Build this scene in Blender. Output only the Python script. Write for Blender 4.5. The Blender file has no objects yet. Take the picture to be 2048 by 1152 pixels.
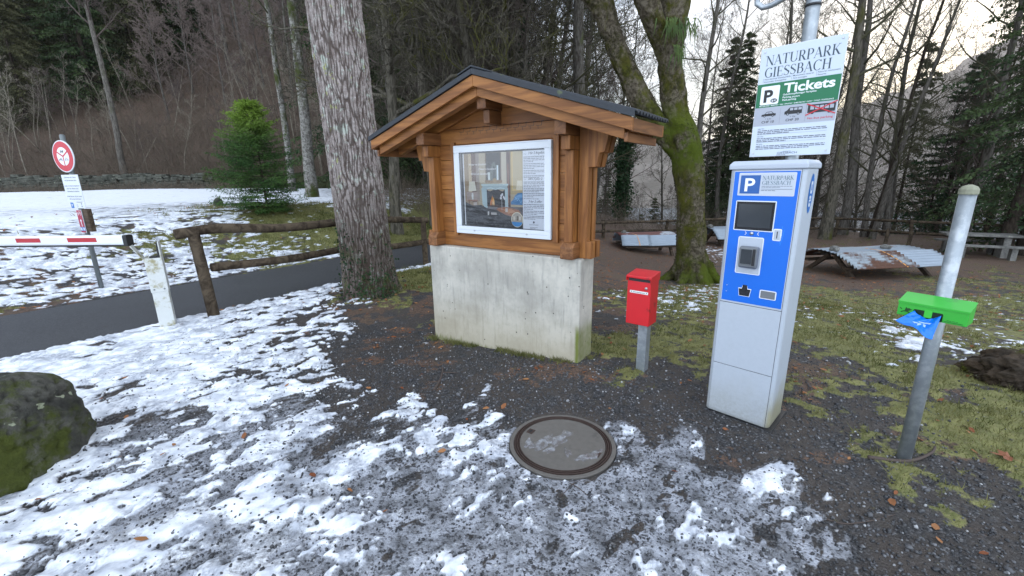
import bpy, bmesh, math, random
import numpy as np
from mathutils import Vector, Matrix
rad = math.radians
random.seed(7); rng = np.random.default_rng(7)
SC = bpy.context.scene
COL = SC.collection

# ------------------------------------------------------------------ camera, sky, sun, exposure
FPX, PITCH, ROLL, EYE = 862.0, .2525, -.0152, 1.6
_F = np.array([0, math.cos(PITCH), -math.sin(PITCH)])
_U0 = np.array([0, math.sin(PITCH), math.cos(PITCH)]); _R0 = np.array([1., 0, 0])
_R = _R0*math.cos(ROLL)+_U0*math.sin(ROLL); _U = -_R0*math.sin(ROLL)+_U0*math.cos(ROLL)
cd = bpy.data.cameras.new('camera'); cam = bpy.data.objects.new('camera', cd); COL.objects.link(cam)
cd.sensor_width = 36; cd.lens = 36*FPX/2048; cd.clip_end = 30000; cd.clip_start = .05
M = Matrix.Identity(4)
for i in range(3):
    M[i][0] = _R[i]; M[i][1] = _U[i]; M[i][2] = -_F[i]
M[2][3] = EYE
cam.matrix_world = M
SC.camera = cam

SUN_AZ, SUN_EL = rad(43), rad(15)          # azimuth clockwise from +Y
w = bpy.data.worlds.new('World'); SC.world = w; w.use_nodes = True
nt = w.node_tree; nt.nodes.clear()
def wn(t, **k):
    n = nt.nodes.new(t)
    for a, b in k.items(): setattr(n, a, b)
    return n
sky = wn('ShaderNodeTexSky', sky_type='NISHITA', sun_disc=False, sun_elevation=SUN_EL, sun_rotation=SUN_AZ)
sky.air_density = 1.3; sky.dust_density = 1.0; sky.ozone_density = 4.0
tc = wn('ShaderNodeTexCoord'); mp = wn('ShaderNodeMapping'); mp.inputs['Scale'].default_value = (1, 1, 3)
ns = wn('ShaderNodeTexNoise'); ns.inputs['Scale'].default_value = 2.2; ns.inputs['Detail'].default_value = 6; ns.inputs['Roughness'].default_value = .55
rp = wn('ShaderNodeValToRGB'); rp.color_ramp.elements[0].position = .47; rp.color_ramp.elements[1].position = .74
mx = wn('ShaderNodeMix', data_type='RGBA')
sx = wn('ShaderNodeSeparateXYZ'); nt.links.new(tc.outputs['Generated'], sx.inputs[0])
back = wn('ShaderNodeMapRange'); back.inputs['From Min'].default_value = .35; back.inputs['From Max'].default_value = -.45; nt.links.new(sx.outputs['Y'], back.inputs['Value'])  # heavier bright cloud added behind the camera, unseen, to light surfaces facing it
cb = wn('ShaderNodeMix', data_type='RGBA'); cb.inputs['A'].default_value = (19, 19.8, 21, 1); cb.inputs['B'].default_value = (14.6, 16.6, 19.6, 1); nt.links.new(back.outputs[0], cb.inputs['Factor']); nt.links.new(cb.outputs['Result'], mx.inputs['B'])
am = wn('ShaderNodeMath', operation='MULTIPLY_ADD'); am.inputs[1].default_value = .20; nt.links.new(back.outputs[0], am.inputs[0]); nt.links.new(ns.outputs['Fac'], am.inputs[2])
bg = wn('ShaderNodeBackground'); bg.inputs['Strength'].default_value = .15
out = wn('ShaderNodeOutputWorld')
L = nt.links.new
L(tc.outputs['Generated'], mp.inputs[0]); L(mp.outputs[0], ns.inputs['Vector']); L(am.outputs[0], rp.inputs[0])
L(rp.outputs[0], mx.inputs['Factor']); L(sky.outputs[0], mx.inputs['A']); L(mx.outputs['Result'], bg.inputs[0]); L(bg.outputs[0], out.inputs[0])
sd = bpy.data.lights.new('sun', 'SUN'); sd.energy = 1.0; sd.angle = rad(14); sd.color = (1, .9, .78)
sun = bpy.data.objects.new('sun', sd); COL.objects.link(sun)
sdir = Vector((math.sin(SUN_AZ)*math.cos(SUN_EL), math.cos(SUN_AZ)*math.cos(SUN_EL), math.sin(SUN_EL)))
sun.rotation_euler = sdir.to_track_quat('Z', 'Y').to_euler()
SC.view_settings.view_transform = 'Standard'; SC.view_settings.look = 'None'; SC.view_settings.gamma = 1
SC.view_settings.exposure = .2
SC.cycles.max_bounces = 6; SC.cycles.diffuse_bounces = 3; SC.cycles.transparent_max_bounces = 8

# ------------------------------------------------------------------ noise (numpy)
def _hash(ix, iy, seed):
    h = (ix.astype(np.int64)*374761393 + iy.astype(np.int64)*668265263 + seed*1274126177) & 0xffffffff
    h = ((h ^ (h >> 13))*1274126177) & 0xffffffff
    return ((h ^ (h >> 16)) & 0xffff)/65535.0
def vnoise(x, y, seed=0):
    x = np.asarray(x, float); y = np.asarray(y, float)
    xi = np.floor(x); yi = np.floor(y); xf = x-xi; yf = y-yi
    a = 2*math.pi
    def g(dx, dy):
        t = _hash(xi+dx, yi+dy, seed)*a
        return np.cos(t)*(xf-dx)+np.sin(t)*(yf-dy)
    u = xf*xf*xf*(xf*(xf*6-15)+10); v = yf*yf*yf*(yf*(yf*6-15)+10)
    return ((g(0, 0)*(1-u)+g(1, 0)*u)*(1-v)+(g(0, 1)*(1-u)+g(1, 1)*u)*v)*1.4
def fbm(x, y, oct=4, seed=0, gain=.5):
    s = 0; a = 1; n = 0; f = 1
    for i in range(oct):
        s = s+a*vnoise(x*f+i*17.3, y*f-i*9.1, seed+i); n += a; a *= gain; f *= 2.03
    return s/n
def sst(t):
    t = np.clip(t, 0, 1); return t*t*(3-2*t)

# ------------------------------------------------------------------ terrain
PATH = np.array([(-14, -4), (-8.2, 1.1), (-5.75, 4.3), (-4.8, 5.6), (-3.72, 7.15), (-2.4, 8.8), (-1.15, 10.4), (-.4, 12.5), (0, 17), (.3, 24)], float)
def _catmull(P, n=8):
    o = []
    for i in range(len(P)-1):
        p0 = P[max(i-1, 0)]; p1 = P[i]; p2 = P[i+1]; p3 = P[min(i+2, len(P)-1)]
        for t in np.arange(n)/n:
            o.append(.5*((2*p1)+(-p0+p2)*t+(2*p0-5*p1+4*p2-p3)*t*t+(-p0+3*p1-3*p2+p3)*t**3))
    o.append(P[-1]); return np.array(o)
CPATH = _catmull(PATH)
HALFW = 1.02
def path_d(x, y):
    """signed distance to the path centre line, positive on the bank side"""
    x = np.asarray(x, float); y = np.asarray(y, float)
    best = np.full(x.shape, 1e9); sg = np.ones(x.shape)
    for i in range(len(CPATH)-1):
        a = CPATH[i]; d = CPATH[i+1]-a; l2 = d@d
        t = np.clip(((x-a[0])*d[0]+(y-a[1])*d[1])/l2, 0, 1)
        ex = x-a[0]-t*d[0]; ey = y-a[1]-t*d[1]; q = ex*ex+ey*ey
        c = d[0]*ey-d[1]*ex
        m = q < best
        best = np.where(m, q, best); sg = np.where(m, np.where(c >= 0, 1, -1), sg)
    return np.sqrt(best)*sg
def wall_y(x):
    return 30+np.maximum(0, x+8)*.9
def height(x, y, pd=None):
    x = np.asarray(x, float); y = np.asarray(y, float)
    if pd is None: pd = path_d(x, y)
    d = np.hypot(x, y)
    h = np.zeros_like(d)
    # bank beyond the path
    dl = pd-HALFW
    bank = .93*sst(dl/4.0)+.012*np.maximum(0, np.minimum(dl, 24)-5)
    fade = 1-sst((x+1.5)/3)
    h = h+np.where(dl > 0, bank, 0)*fade
    # the lawn falls gently to the right
    az = np.where(y > .05, x/np.maximum(y, .05), np.where(x > 0, 9, -9))
    wgt = sst((az+.02)/.4)*np.where(pd < 0, 1, sst((x-.5)/3))
    h = h-wgt*(.95*sst((d-4.0)/8)+.03*np.maximum(0, np.minimum(d, 30)-12))
    # wooded hillside
    q = y-wall_y(x)-1.0
    h = h+np.where(q > 0, .62*q-.9*(1-np.exp(-np.maximum(q, 0)/1.5)), 0)*(1-sst((az+.16)/.17))
    # fall towards the lake
    q2 = (x-15)*.55+(y-21)*.83-2.6+1.2*fbm(x*.12, y*.12, 2, 5)
    k = np.where(q > 0, sst((x-2)/25), 1)*sst((x-1)/6)
    h = h-np.where(q2 > 0, .72*q2, 0)*k
    # kiosk ground, slightly uneven
    h = h-.075*np.exp(-((x+.8)**2+(y-4.5)**2)/.5)+.055*np.exp(-((x-.75)**2+(y-3.4)**2)/.35)
    h = h+.03*fbm(x*.5, y*.5, 3, 11)*np.clip((d-2)/4, 0, 1)*np.clip((np.abs(pd)-HALFW)/.6, 0, 1)
    h = h+.35*fbm(x*.08, y*.08, 3, 12)*np.clip((d-28)/20, 0, 1)
    return np.maximum(h, -115)
def hz(x, y): return float(height(np.array([float(x)]), np.array([float(y)]))[0])
def ray(u, v): return _F+_R*(u-1024)/FPX-_U*(v-576)/FPX
def at(u, Y, v=400):
    """plan point at depth Y seen in column u, on the ground"""
    d = ray(u, v); x = d[0]/d[1]*Y
    return x, Y, hz(x, Y)
def hit(u, v):
    """ground point seen at (u, v) of the photograph"""
    d = ray(u, v); d = d/d[1]
    Y = np.geomspace(.8, 300, 3000)
    z = EYE+d[2]*Y; g = height(d[0]*Y, Y)
    i = int(np.argmax(z < g)) or len(Y)-1
    return float(d[0]*Y[i]), float(Y[i]), float(g[i])
def zh(x, y, u, v):
    """height at which the sight line through (u, v) passes the plan point (x, y)"""
    d = ray(u, v); t = (x*d[0]+y*d[1])/(d[0]**2+d[1]**2)
    return EYE+d[2]*t

# ------------------------------------------------------------------ materials
class NT:
    def __init__(s, name):
        s.m = bpy.data.materials.new(name); s.m.use_nodes = True
        s.t = s.m.node_tree; s.b = s.t.nodes['Principled BSDF']; s.o = s.t.nodes['Material Output']
    def n(s, t, ins=None, **k):
        nd = s.t.nodes.new(t)
        for a, b in k.items(): setattr(nd, a, b)
        for a, b in (ins or {}).items(): s.put(nd.inputs[a], b)
        return nd
    def put(s, sock, v):
        if isinstance(v, bpy.types.NodeSocket): s.t.links.new(v, sock)
        elif isinstance(v, (tuple, list)) and len(v) == 3 and sock.type == 'RGBA': sock.default_value = (*v, 1)
        else: sock.default_value = v
    def co(s, scale=(1, 1, 1), kind='Object'):
        c = s.n('ShaderNodeTexCoord'); m = s.n('ShaderNodeMapping', {'Scale': scale}); s.t.links.new(c.outputs[kind], m.inputs[0]); return m.outputs[0]
    def noise(s, scale=5, detail=4, rough=.55, vec=None, dist=0):
        n = s.n('ShaderNodeTexNoise', {'Scale': scale, 'Detail': detail, 'Roughness': rough, 'Distortion': dist})
        if vec is not None: s.put(n.inputs['Vector'], vec)
        return n.outputs['Fac']
    def vor(s, scale=5, vec=None, feature='F1', out='Distance', rnd=1):
        n = s.n('ShaderNodeTexVoronoi', {'Scale': scale}, feature=feature)
        n.inputs['Randomness'].default_value = rnd
        if vec is not None: s.put(n.inputs['Vector'], vec)
        return n.outputs[out]
    def mr(s, v, a, b, c=0, d=1, kind='SMOOTHSTEP'):
        n = s.n('ShaderNodeMapRange', {'Value': v, 'From Min': a, 'From Max': b, 'To Min': c, 'To Max': d}, interpolation_type=kind); return n.outputs[0]
    def mix(s, f, a, b, mode='MIX'):
        n = s.n('ShaderNodeMix', {'Factor': f}, data_type='RGBA', blend_type=mode); s.put(n.inputs['A'], a); s.put(n.inputs['B'], b); return n.outputs['Result']
    def math(s, op, a, b=0, c=0):
        n = s.n('ShaderNodeMath', operation=op); s.put(n.inputs[0], a); s.put(n.inputs[1], b); s.put(n.inputs[2], c); return n.outputs[0]
    def attr(s, name, out='Fac'):
        return s.n('ShaderNodeAttribute', attribute_name=name).outputs[out]
    def sep(s, v):
        n = s.n('ShaderNodeSeparateXYZ'); s.put(n.inputs[0], v); return n.outputs
    def bump(s, h, strength=.5, dist=.01, normal=None):
        n = s.n('ShaderNodeBump', {'Height': h, 'Strength': strength, 'Distance': dist})
        if normal is not None: s.put(n.inputs['Normal'], normal)
        s.t.links.new(n.outputs[0], s.b.inputs['Normal']); return n.outputs[0]
    def fin(s, col=None, rough=.7, spec=.5, metal=0):
        if col is not None: s.put(s.b.inputs['Base Color'], col)
        s.put(s.b.inputs['Roughness'], rough); s.put(s.b.inputs['Specular IOR Level'], spec); s.put(s.b.inputs['Metallic'], metal)
        return s.m
def m_plain(name, col, rough=.5, metal=0, var=.12, scale=30, bump=0, spec=.5, dirt=None, dscale=4, damt=(.6, .75)):
    k = NT(name); c = k.co()
    n = k.noise(scale, 4, .6, c)
    dk = tuple(x*(1-var) for x in col); lt = tuple(min(1, x*(1+var)) for x in col)
    cc = k.mix(n, dk, lt)
    if dirt is not None:
        cc = k.mix(k.mr(k.noise(dscale, 5, .65, c), *damt), cc, dirt)
    if bump: k.bump(n, bump, .004)
    return k.fin(cc, rough, spec, metal)
def m_wood(name, axis, c1, c2, rough=.5, dark=.35):
    k = NT(name); sc = [14, 14, 14]; sc[axis] = 1.1
    v = k.co(tuple(sc))
    w1 = k.noise(1.6, 5, .6, v, .6)
    sc2 = [70, 70, 70]; sc2[axis] = 3
    w2 = k.noise(1.5, 3, .6, k.co(tuple(sc2)))
    col = k.mix(k.mr(w1, .35, .68), c1, c2)
    col = k.mix(k.math('MULTIPLY', k.mr(w2, .5, .72), .35), col, tuple(x*.35 for x in c1))
    ks = [2.2, 2.2, 2.2]; ks[axis] = 1.5
    kn = k.vor(2.3, k.co(tuple(ks)), 'F1')
    col = k.mix(k.mr(kn, .035, .065, 1, 0), col, tuple(x*.25 for x in c1))
    pl = k.noise(1.3, 2, .5, k.co((1, 1, 1)))
    col = k.mix(k.math('MULTIPLY', k.mr(pl, .4, .7), dark), col, tuple(x*.5 for x in c1))
    k.bump(w2, .25, .002)
    return k.fin(col, rough, .35)
def m_bark(name, c1, c2, moss=None, mossamt=(.5, .62), lichen=None, axis_s=(7, 7, 1.6), bump=.6, top_moss=False):
    k = NT(name); c = k.co(axis_s)
    a = k.noise(2.2, 6, .65, c, .8)
    col = k.mix(k.mr(a, .35, .65), c1, c2)
    if lichen: col = k.mix(k.mr(k.noise(6, 4, .7, k.co((1, 1, .6))), .58, .64), col, lichen)
    if moss:
        mn = k.noise(1.1, 5, .7, k.co((1, 1, .5)))
        col = k.mix(k.mr(mn, *mossamt), col, k.mix(k.noise(25, 3, .6, k.co()), tuple(x*.55 for x in moss), moss))
    k.bump(a, bump, .03)
    return k.fin(col, .95, .1)
WD1, WD2 = (.185, .066, .015), (.36, .148, .038)
MT = {}
MT['wood_x'] = m_wood('stained_wood_horizontal', 0, WD1, WD2)
MT['wood_z'] = m_wood('stained_wood_vertical', 2, WD1, WD2)
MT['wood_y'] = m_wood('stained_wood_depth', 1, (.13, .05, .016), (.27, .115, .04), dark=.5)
MT['wood_old'] = m_wood('weathered_brown_wood', 0, (.045, .03, .02), (.12, .085, .055), .9)
def m_concrete():
    k = NT('stained_concrete'); c = k.co()
    s = k.sep(k.co())
    n1 = k.noise(2.2, 6, .65, c); n2 = k.noise(14, 6, .7, c); n3 = k.noise(7, 4, .6, k.co((4, 4, .5)))
    col = k.mix(k.mr(n1, .35, .65), (.36, .34, .295), (.54, .51, .44))
    col = k.mix(k.math('MULTIPLY', k.mr(n3, .5, .7), .45), col, (.21, .205, .19))
    col = k.mix(k.math('MULTIPLY', k.mr(n2, .5, .75), .5), col, (.27, .265, .25))
    zz = k.math('ADD', s[2], k.math('MULTIPLY', n1, .35))
    col = k.mix(k.mr(zz, .22, .75, .55, 0), col, (.38, .32, .20))
    zg = k.math('ADD', s[2], k.math('MULTIPLY', n3, .22))
    col = k.mix(k.mr(zg, .07, .12, .7, 0), col, (.14, .15, .035))
    p = k.vor(15, c, 'F1'); pm = k.noise(3, 2, .5, c)
    pore = k.math('MULTIPLY', k.mr(p, .08, .12, 1, 0), k.mr(pm, .46, .52))
    col = k.mix(pore, col, (.07, .065, .055))
    # hairline arris stain down the front right corner
    ex = k.math('ABSOLUTE', k.math('SUBTRACT', s[0], k.math('ADD', 1.665, k.math('MULTIPLY', n2, .02))))
    col = k.mix(k.math('MULTIPLY', k.mr(ex, .004, .03, 1, 0), k.mr(s[2], .3, .42, 1, 0)), col, (.15, .17, .04))
    k.bump(k.math('SUBTRACT', n2, k.math('MULTIPLY', pore, 1.5)), .35, .004)
    return k.fin(col, .85, .3)
MT['concrete'] = m_concrete()
MT['galv'] = m_plain('galvanised_steel', (.30, .33, .35), .42, .55, .25, 9, dirt=(.42, .45, .47), dscale=14, damt=(.45, .65))
MT['galv_dull'] = m_plain('dull_galvanised_steel', (.20, .22, .22), .55, .35, .25, 12, dirt=(.12, .12, .09), dscale=6)
MT['alu'] = m_plain('white_coated_aluminium', (.62, .65, .68), .3, 0, .03, 8)
MT['whitepaint'] = m_plain('white_weathered_paint', (.58, .59, .56), .45, 0, .06, 20, dirt=(.30, .27, .14), dscale=7, damt=(.50, .66))
MT['boomwhite'] = m_plain('white_boom_paint', (.72, .74, .76), .3, 0, .04, 10)
MT['red'] = m_plain('red_paint', (.56, .012, .018), .38, 0, .12, 6, dirt=(.25, .015, .012), dscale=9, damt=(.6, .72))
MT['redrefl'] = m_plain('red_reflective_strip', (.42, .02, .03), .35, 0, .1, 60)
MT['black'] = m_plain('black_rubber', (.012, .012, .013), .5, 0, .2, 30)
MT['blackgloss'] = m_plain('black_glossy_bezel', (.008, .008, .01), .12, 0, .05, 10)
MT['screen'] = m_plain('dark_display_glass', (.03, .035, .04), .08, 0, .2, 3)
MT['mgrey'] = m_plain('light_grey_powder_coat', (.42, .46, .52), .42, 0, .05, 140, bump=.05)
def m_body():
    k = NT('powder_coat_with_grime'); c = k.co(); s = k.sep(k.co()); n = k.noise(5, 5, .7, k.co((1, 1, .5))); n2 = k.noise(40, 4, .6, c)
    col = k.mix(n2, (.39, .43, .48), (.45, .49, .54))
    low = k.math('MULTIPLY', k.mr(k.math('ADD', s[2], k.math('MULTIPLY', n, .5)), .30, .62, 1, 0), k.mr(s[0], .36, .395, .25, 1))
    col = k.mix(k.math('MULTIPLY', low, .8), col, (.28, .25, .12)); col = k.mix(k.mr(s[2], .0, .05, .6, 0), col, (.12, .11, .09))
    col = k.mix(k.math('MULTIPLY', k.mr(n, .55, .75), .35), col, (.33, .34, .35))
    spl = k.math('MULTIPLY', k.mr(k.math('ADD', s[2], k.math('MULTIPLY', n2, .25)), .12, .40, .26, 0), k.mr(k.noise(60, 4, .7, c), .42, .62)); col = k.mix(spl, col, (.20, .18, .14))
    return k.fin(col, .42, .5)
MT['mside'] = m_plain('light_grey_powder_coat_dirty', (.48, .51, .56), .42, 0, .05, 140, dirt=(.30, .27, .14), dscale=3, damt=(.66, .8))
MT['mblue'] = m_plain('blue_panel_film', (.004, .125, .56), .38, 0, .04, 20)
MT['seam'] = m_plain('dark_seam', (.06, .06, .065), .8)
MT['steel'] = m_plain('brushed_steel', (.5, .5, .5), .3, .9, .1, 50)
MT['rdgrey'] = m_plain('grey_reader_plastic', (.15, .16, .17), .4, 0, .08, 30)
MT['green'] = m_plain('green_coated_sheet', (.035, .40, .035), .34, 0, .10, 7, dirt=(.04, .28, .04), dscale=9, damt=(.55, .75))
MT['bag'] = m_plain('blue_plastic_film', (.0, .16, .70), .28, 0, .25, 9, bump=.4)
MT['roof'] = m_plain('dark_bitumen_sheet', (.022, .026, .032), .65, 0, .4, 20, .4, dirt=(.10, .12, .05), dscale=7, damt=(.62, .72))
MT['moss'] = m_plain('moss_cushion', (.10, .13, .012), .95, 0, .5, 30, .8)
MT['asph'] = None
def m_rust():
    k = NT('rusty_corrugated_steel'); c = k.co()
    n = k.noise(1.3, 5, .6, k.co((1, .5, 1))); n2 = k.noise(18, 4, .6, c)
    col = k.mix(k.mr(n, .46, .56), (.24, .27, .29), k.mix(n2, (.05, .022, .014), (.13, .06, .034)))
    k.bump(n2, .2, .004); return k.fin(col, k.mr(n, .46, .56, .4, .85), .4, k.mr(n, .46, .56, .5, 0))
MT['rust'] = m_rust()
MT['rustred'] = m_plain('red_brown_coated_steel', (.12, .045, .035), .6, 0, .3, 5, dirt=(.32, .34, .36), dscale=1.2, damt=(.55, .6))
MT['zinc'] = m_plain('pale_zinc_sheet', (.24, .28, .32), .42, .4, .15, 5, dirt=(.13, .06, .035), dscale=1.6, damt=(.62, .72))
def m_stone(name, c1, c2, moss=None, mrange=(.5, .6), lich=(.3, .32, .22)):
    k = NT(name); c = k.co()
    a = k.noise(3, 8, .7, c, .5); b = k.noise(22, 5, .7, c)
    col = k.mix(k.mr(a, .35, .65), c1, c2); col = k.mix(k.math('MULTIPLY', k.mr(b, .45, .7), .5), col, tuple(x*.4 for x in c1))
    col = k.mix(k.mr(k.noise(9, 3, .6, c), .66, .7), col, lich)
    if moss:
        s = k.sep(k.co())
        mn = k.math('ADD', k.noise(2.0, 6, .7, c), k.math('MULTIPLY', s[0], .22))
        col = k.mix(k.mr(mn, *mrange), col, k.mix(b, tuple(x*.3 for x in moss), moss))
    k.bump(k.math('ADD', k.math('MULTIPLY', a, 1.0), k.math('MULTIPLY', b, .5)), .9, .03)
    return k.fin(col, .85, .3)
MT['boulder'] = m_stone('mossy_boulder_rock', (.035, .034, .028), (.12, .115, .095), (.075, .09, .012), (.54, .66))
MT['stone'] = m_stone('grey_stone', (.10, .10, .09), (.24, .23, .21))
MT['rock_wall'] = m_stone('dry_stone', (.024, .026, .018), (.10, .10, .08), (.04, .046, .012), (.30, .48))
MT['stump'] = m_stone('mossy_stump', (.03, .022, .014), (.08, .055, .034), (.16, .18, .02), (.46, .58))
MT['bark_grey'] = m_bark('grey_bark', (.055, .048, .040), (.15, .135, .115), (.07, .085, .02), (.55, .68), bump=.5)
MT['bark_dark'] = m_bark('dark_bark', (.022, .017, .013), (.06, .047, .036), (.05, .06, .012), (.55, .7))
MT['bark_moss'] = m_bark('mossy_bark', (.04, .036, .026), (.13, .115, .09), (.085, .085, .020), (.50, .66), bump=.8)
MT['bark_birch'] = m_bark('pale_blotched_bark', (.08, .07, .06), (.27, .26, .23), (.06, .07, .02), (.48, .6), axis_s=(5, 5, 5))
MT['bark_pale'] = m_bark('pale_sapling_bark', (.14, .12, .09), (.27, .24, .19), None)
MT['twig'] = m_plain('twig_brown', (.075, .055, .045), .9, 0, .3, 3)
MT['twig_pink'] = m_plain('twig_reddish', (.165, .125, .105), .9, 0, .3, .7)
MT['twig_moss'] = m_plain('twig_mossy', (.055, .052, .025), .95, 0, .4, 2)
def m_leaf(name, c1, c2, tip=None, z0=0, z1=1, vs=.8):
    k = NT(name); c = k.co()
    a = k.noise(vs, 3, .6, c); b = k.noise(14, 2, .6, c)
    col = k.mix(k.mr(a, .35, .65), c1, c2); col = k.mix(k.math('MULTIPLY', b, .5), col, tuple(x*.45 for x in c1))
    if tip: col = k.mix(k.mr(k.math('ADD', k.sep(k.co())[2], k.math('MULTIPLY', a, .3)), z0, z1), col, tip)
    m = k.fin(col, .7, .25)
    t = k.n('ShaderNodeBsdfTranslucent'); k.put(t.inputs[0], col)
    mxs = k.n('ShaderNodeMixShader', {0: .22}); k.t.links.new(k.b.outputs[0], mxs.inputs[1]); k.t.links.new(t.outputs[0], mxs.inputs[2])
    k.t.links.new(mxs.outputs[0], k.o.inputs[0]); return m
MT['fir'] = m_leaf('fir_needles', (.030, .056, .022), (.075, .11, .036), vs=.35)
MT['fir_olive'] = m_leaf('olive_fir_needles', (.055, .060, .026), (.12, .115, .052), vs=.35)
MT['ivy'] = m_leaf('ivy_leaves', (.014, .040, .014), (.04, .085, .03), vs=1.5)
MT['young_fir'] = m_leaf('young_fir_needles', (.034, .085, .022), (.085, .165, .035), (.19, .29, .04), 1.7, 2.6, 2.2)
MT['grass'] = m_leaf('grass_blades', (.10, .11, .028), (.24, .225, .085), vs=2)
MT['fern'] = m_leaf('fern_fronds', (.05, .085, .022), (.11, .16, .04), vs=2)
MT['moss_tuft'] = m_leaf('moss_tufts', (.028, .030, .008), (.095, .10, .014), vs=1.2)
MT['brush'] = m_plain('brushwood_brown', (.115, .088, .062), .95, 0, .5, .4)
def m_dead():
    k = NT('dead_leaves'); r = k.attr('rnd')
    col = k.mix(r, (.22, .065, .022), (.42, .20, .08)); col = k.mix(k.math('MULTIPLY', k.noise(60, 3, .6, k.co()), .6), col, (.08, .03, .015))
    return k.fin(col, .7, .3)
MT['dead'] = m_dead()
def m_gravel():
    k = NT('dark_gravel_stones'); r = k.attr('rnd')
    cr = k.n('ShaderNodeValToRGB'); k.put(cr.inputs[0], r); e = cr.color_ramp.elements
    e[0].position = 0; e[0].color = (.018, .019, .022, 1); e[1].position = 1; e[1].color = (.42, .42, .42, 1)
    for p, v in ((.5, .045), (.82, .09), (.95, .16)):
        q = e.new(p); q.color = (v, v*1.0, v*1.05, 1)
    return k.fin(cr.outputs[0], .5, .5)
MT['gravel'] = m_gravel()
def m_print():
    k = NT('printed_colours'); return k.fin(k.attr('Col', 'Color'), .35, .4)
MT['print'] = m_print()
def m_glass():
    k = NT('case_glass'); k.b.inputs['Alpha'].default_value = 1
    gl = k.n('ShaderNodeBsdfGlossy', {'Roughness': .02}); tr = k.n('ShaderNodeBsdfTransparent'); fr = k.n('ShaderNodeFresnel', {'IOR': 1.5})
    f = k.math('ADD', k.math('MULTIPLY', fr.outputs[0], 1.3), .03)
    ms = k.n('ShaderNodeMixShader', {0: f}); k.t.links.new(tr.outputs[0], ms.inputs[1]); k.t.links.new(gl.outputs[0], ms.inputs[2])
    k.t.links.new(ms.outputs[0], k.o.inputs[0]); return k.m
MT['glass'] = m_glass()

# ------------------------------------------------------------------ object helpers
def setp(o, label=None, cat=None, group=None, kind=None):
    for a, b in (('label', label), ('category', cat), ('group', group), ('kind', kind)):
        if b: o[a] = b
    return o
def thing(name, label, cat, loc=(0, 0, 0), yaw=0, group=None):
    o = bpy.data.objects.new(name, None); COL.objects.link(o); o.location = loc; o.rotation_euler = (0, 0, yaw); o.empty_display_size = .1
    return setp(o, label, cat, group)
def mk(name, V, Fc, mat, parent=None, smooth=False, label=None):
    me = bpy.data.meshes.new(name)
    me.from_pydata([tuple(map(float, v)) for v in V], [], Fc); me.update()
    if smooth: me.polygons.foreach_set('use_smooth', [True]*len(me.polygons))
    me.materials.append(mat if not isinstance(mat, str) else MT[mat])
    o = bpy.data.objects.new(name, me); COL.objects.link(o)
    if parent is not None: o.parent = parent
    if label: o['label'] = label
    return o
def mk_np(name, V, F, mat, parent=None, smooth=True, attrs=None):
    """V (n,3) array, F (m,k) array of equal-sized faces"""
    V = np.asarray(V, np.float32); F = np.asarray(F, np.int32); k = F.shape[1]
    me = bpy.data.meshes.new(name); me.vertices.add(len(V)); me.vertices.foreach_set('co', V.ravel())
    me.loops.add(F.size); me.loops.foreach_set('vertex_index', F.ravel())
    me.polygons.add(len(F)); me.polygons.foreach_set('loop_start', np.arange(0, F.size, k, dtype=np.int32))
    if smooth: me.polygons.foreach_set('use_smooth', np.ones(len(F), bool))
    for a, v in (attrs or {}).items():
        t = me.attributes.new(a, 'FLOAT', 'POINT'); t.data.foreach_set('value', np.asarray(v, np.float32))
    me.update(calc_edges=True); me.validate()
    me.materials.append(mat if not isinstance(mat, str) else MT[mat])
    o = bpy.data.objects.new(name, me); COL.objects.link(o)
    if parent is not None: o.parent = parent
    return o
def bevel(o, w=.004, seg=2, ang=35):
    m = o.modifiers.new('bevel', 'BEVEL'); m.width = w; m.segments = seg; m.limit_method = 'ANGLE'; m.angle_limit = rad(ang)
    return o
class MB:
    def __init__(s): s.V = []; s.F = []
    def add(s, V, F):
        n = len(s.V); s.V += [tuple(v) for v in V]; s.F += [tuple(i+n for i in f) for f in F]; return s
    def box(s, x0, x1, y0, y1, z0, z1):
        V = [(x, y, z) for x in (x0, x1) for y in (y0, y1) for z in (z0, z1)]
        return s.add(V, [(0, 1, 3, 2), (4, 6, 7, 5), (0, 4, 5, 1), (2, 3, 7, 6), (0, 2, 6, 4), (1, 5, 7, 3)])
    def prism(s, poly, y0, y1, axis='y'):
        """poly in (x, z) extruded along y (or in (y, z) along x)"""
        n = len(poly)
        if axis == 'y': V = [(a, y0, b) for a, b in poly]+[(a, y1, b) for a, b in poly]
        elif axis == 'x': V = [(y0, a, b) for a, b in poly]+[(y1, a, b) for a, b in poly]
        else: V = [(a, b, y0) for a, b in poly]+[(a, b, y1) for a, b in poly]
        F = [tuple(range(n)), tuple(range(2*n-1, n-1, -1))]+[(i, i+n, (i+1) % n+n, (i+1) % n) for i in range(n)]
        s.add(V, F); return s
    def obox(s, c, ax, ay, az):
        """box from centre and three half-axis vectors"""
        c, ax, ay, az = map(np.array, (c, ax, ay, az))
        V = [c+i*ax+j*ay+k*az for i in (-1, 1) for j in (-1, 1) for k in (-1, 1)]
        return s.add(V, [(0, 1, 3, 2), (4, 6, 7, 5), (0, 4, 5, 1), (2, 3, 7, 6), (0, 2, 6, 4), (1, 5, 7, 3)])
    def tube(s, P, R, n=12, cap=True):
        V, F = tube_geo(np.array(P, float), np.broadcast_to(np.array(R, float), (len(P),)), n, cap)
        return s.add(V.tolist(), F)
    def build(s, name, mat, parent=None, smooth=False, label=None, bev=0, seg=2):
        o = mk(name, s.V, s.F, mat, parent, smooth, label)
        bm = bmesh.new(); bm.from_mesh(o.data); bmesh.ops.recalc_face_normals(bm, faces=bm.faces); bm.to_mesh(o.data); bm.free()
        if bev: bevel(o, bev, seg)
        return o
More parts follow.
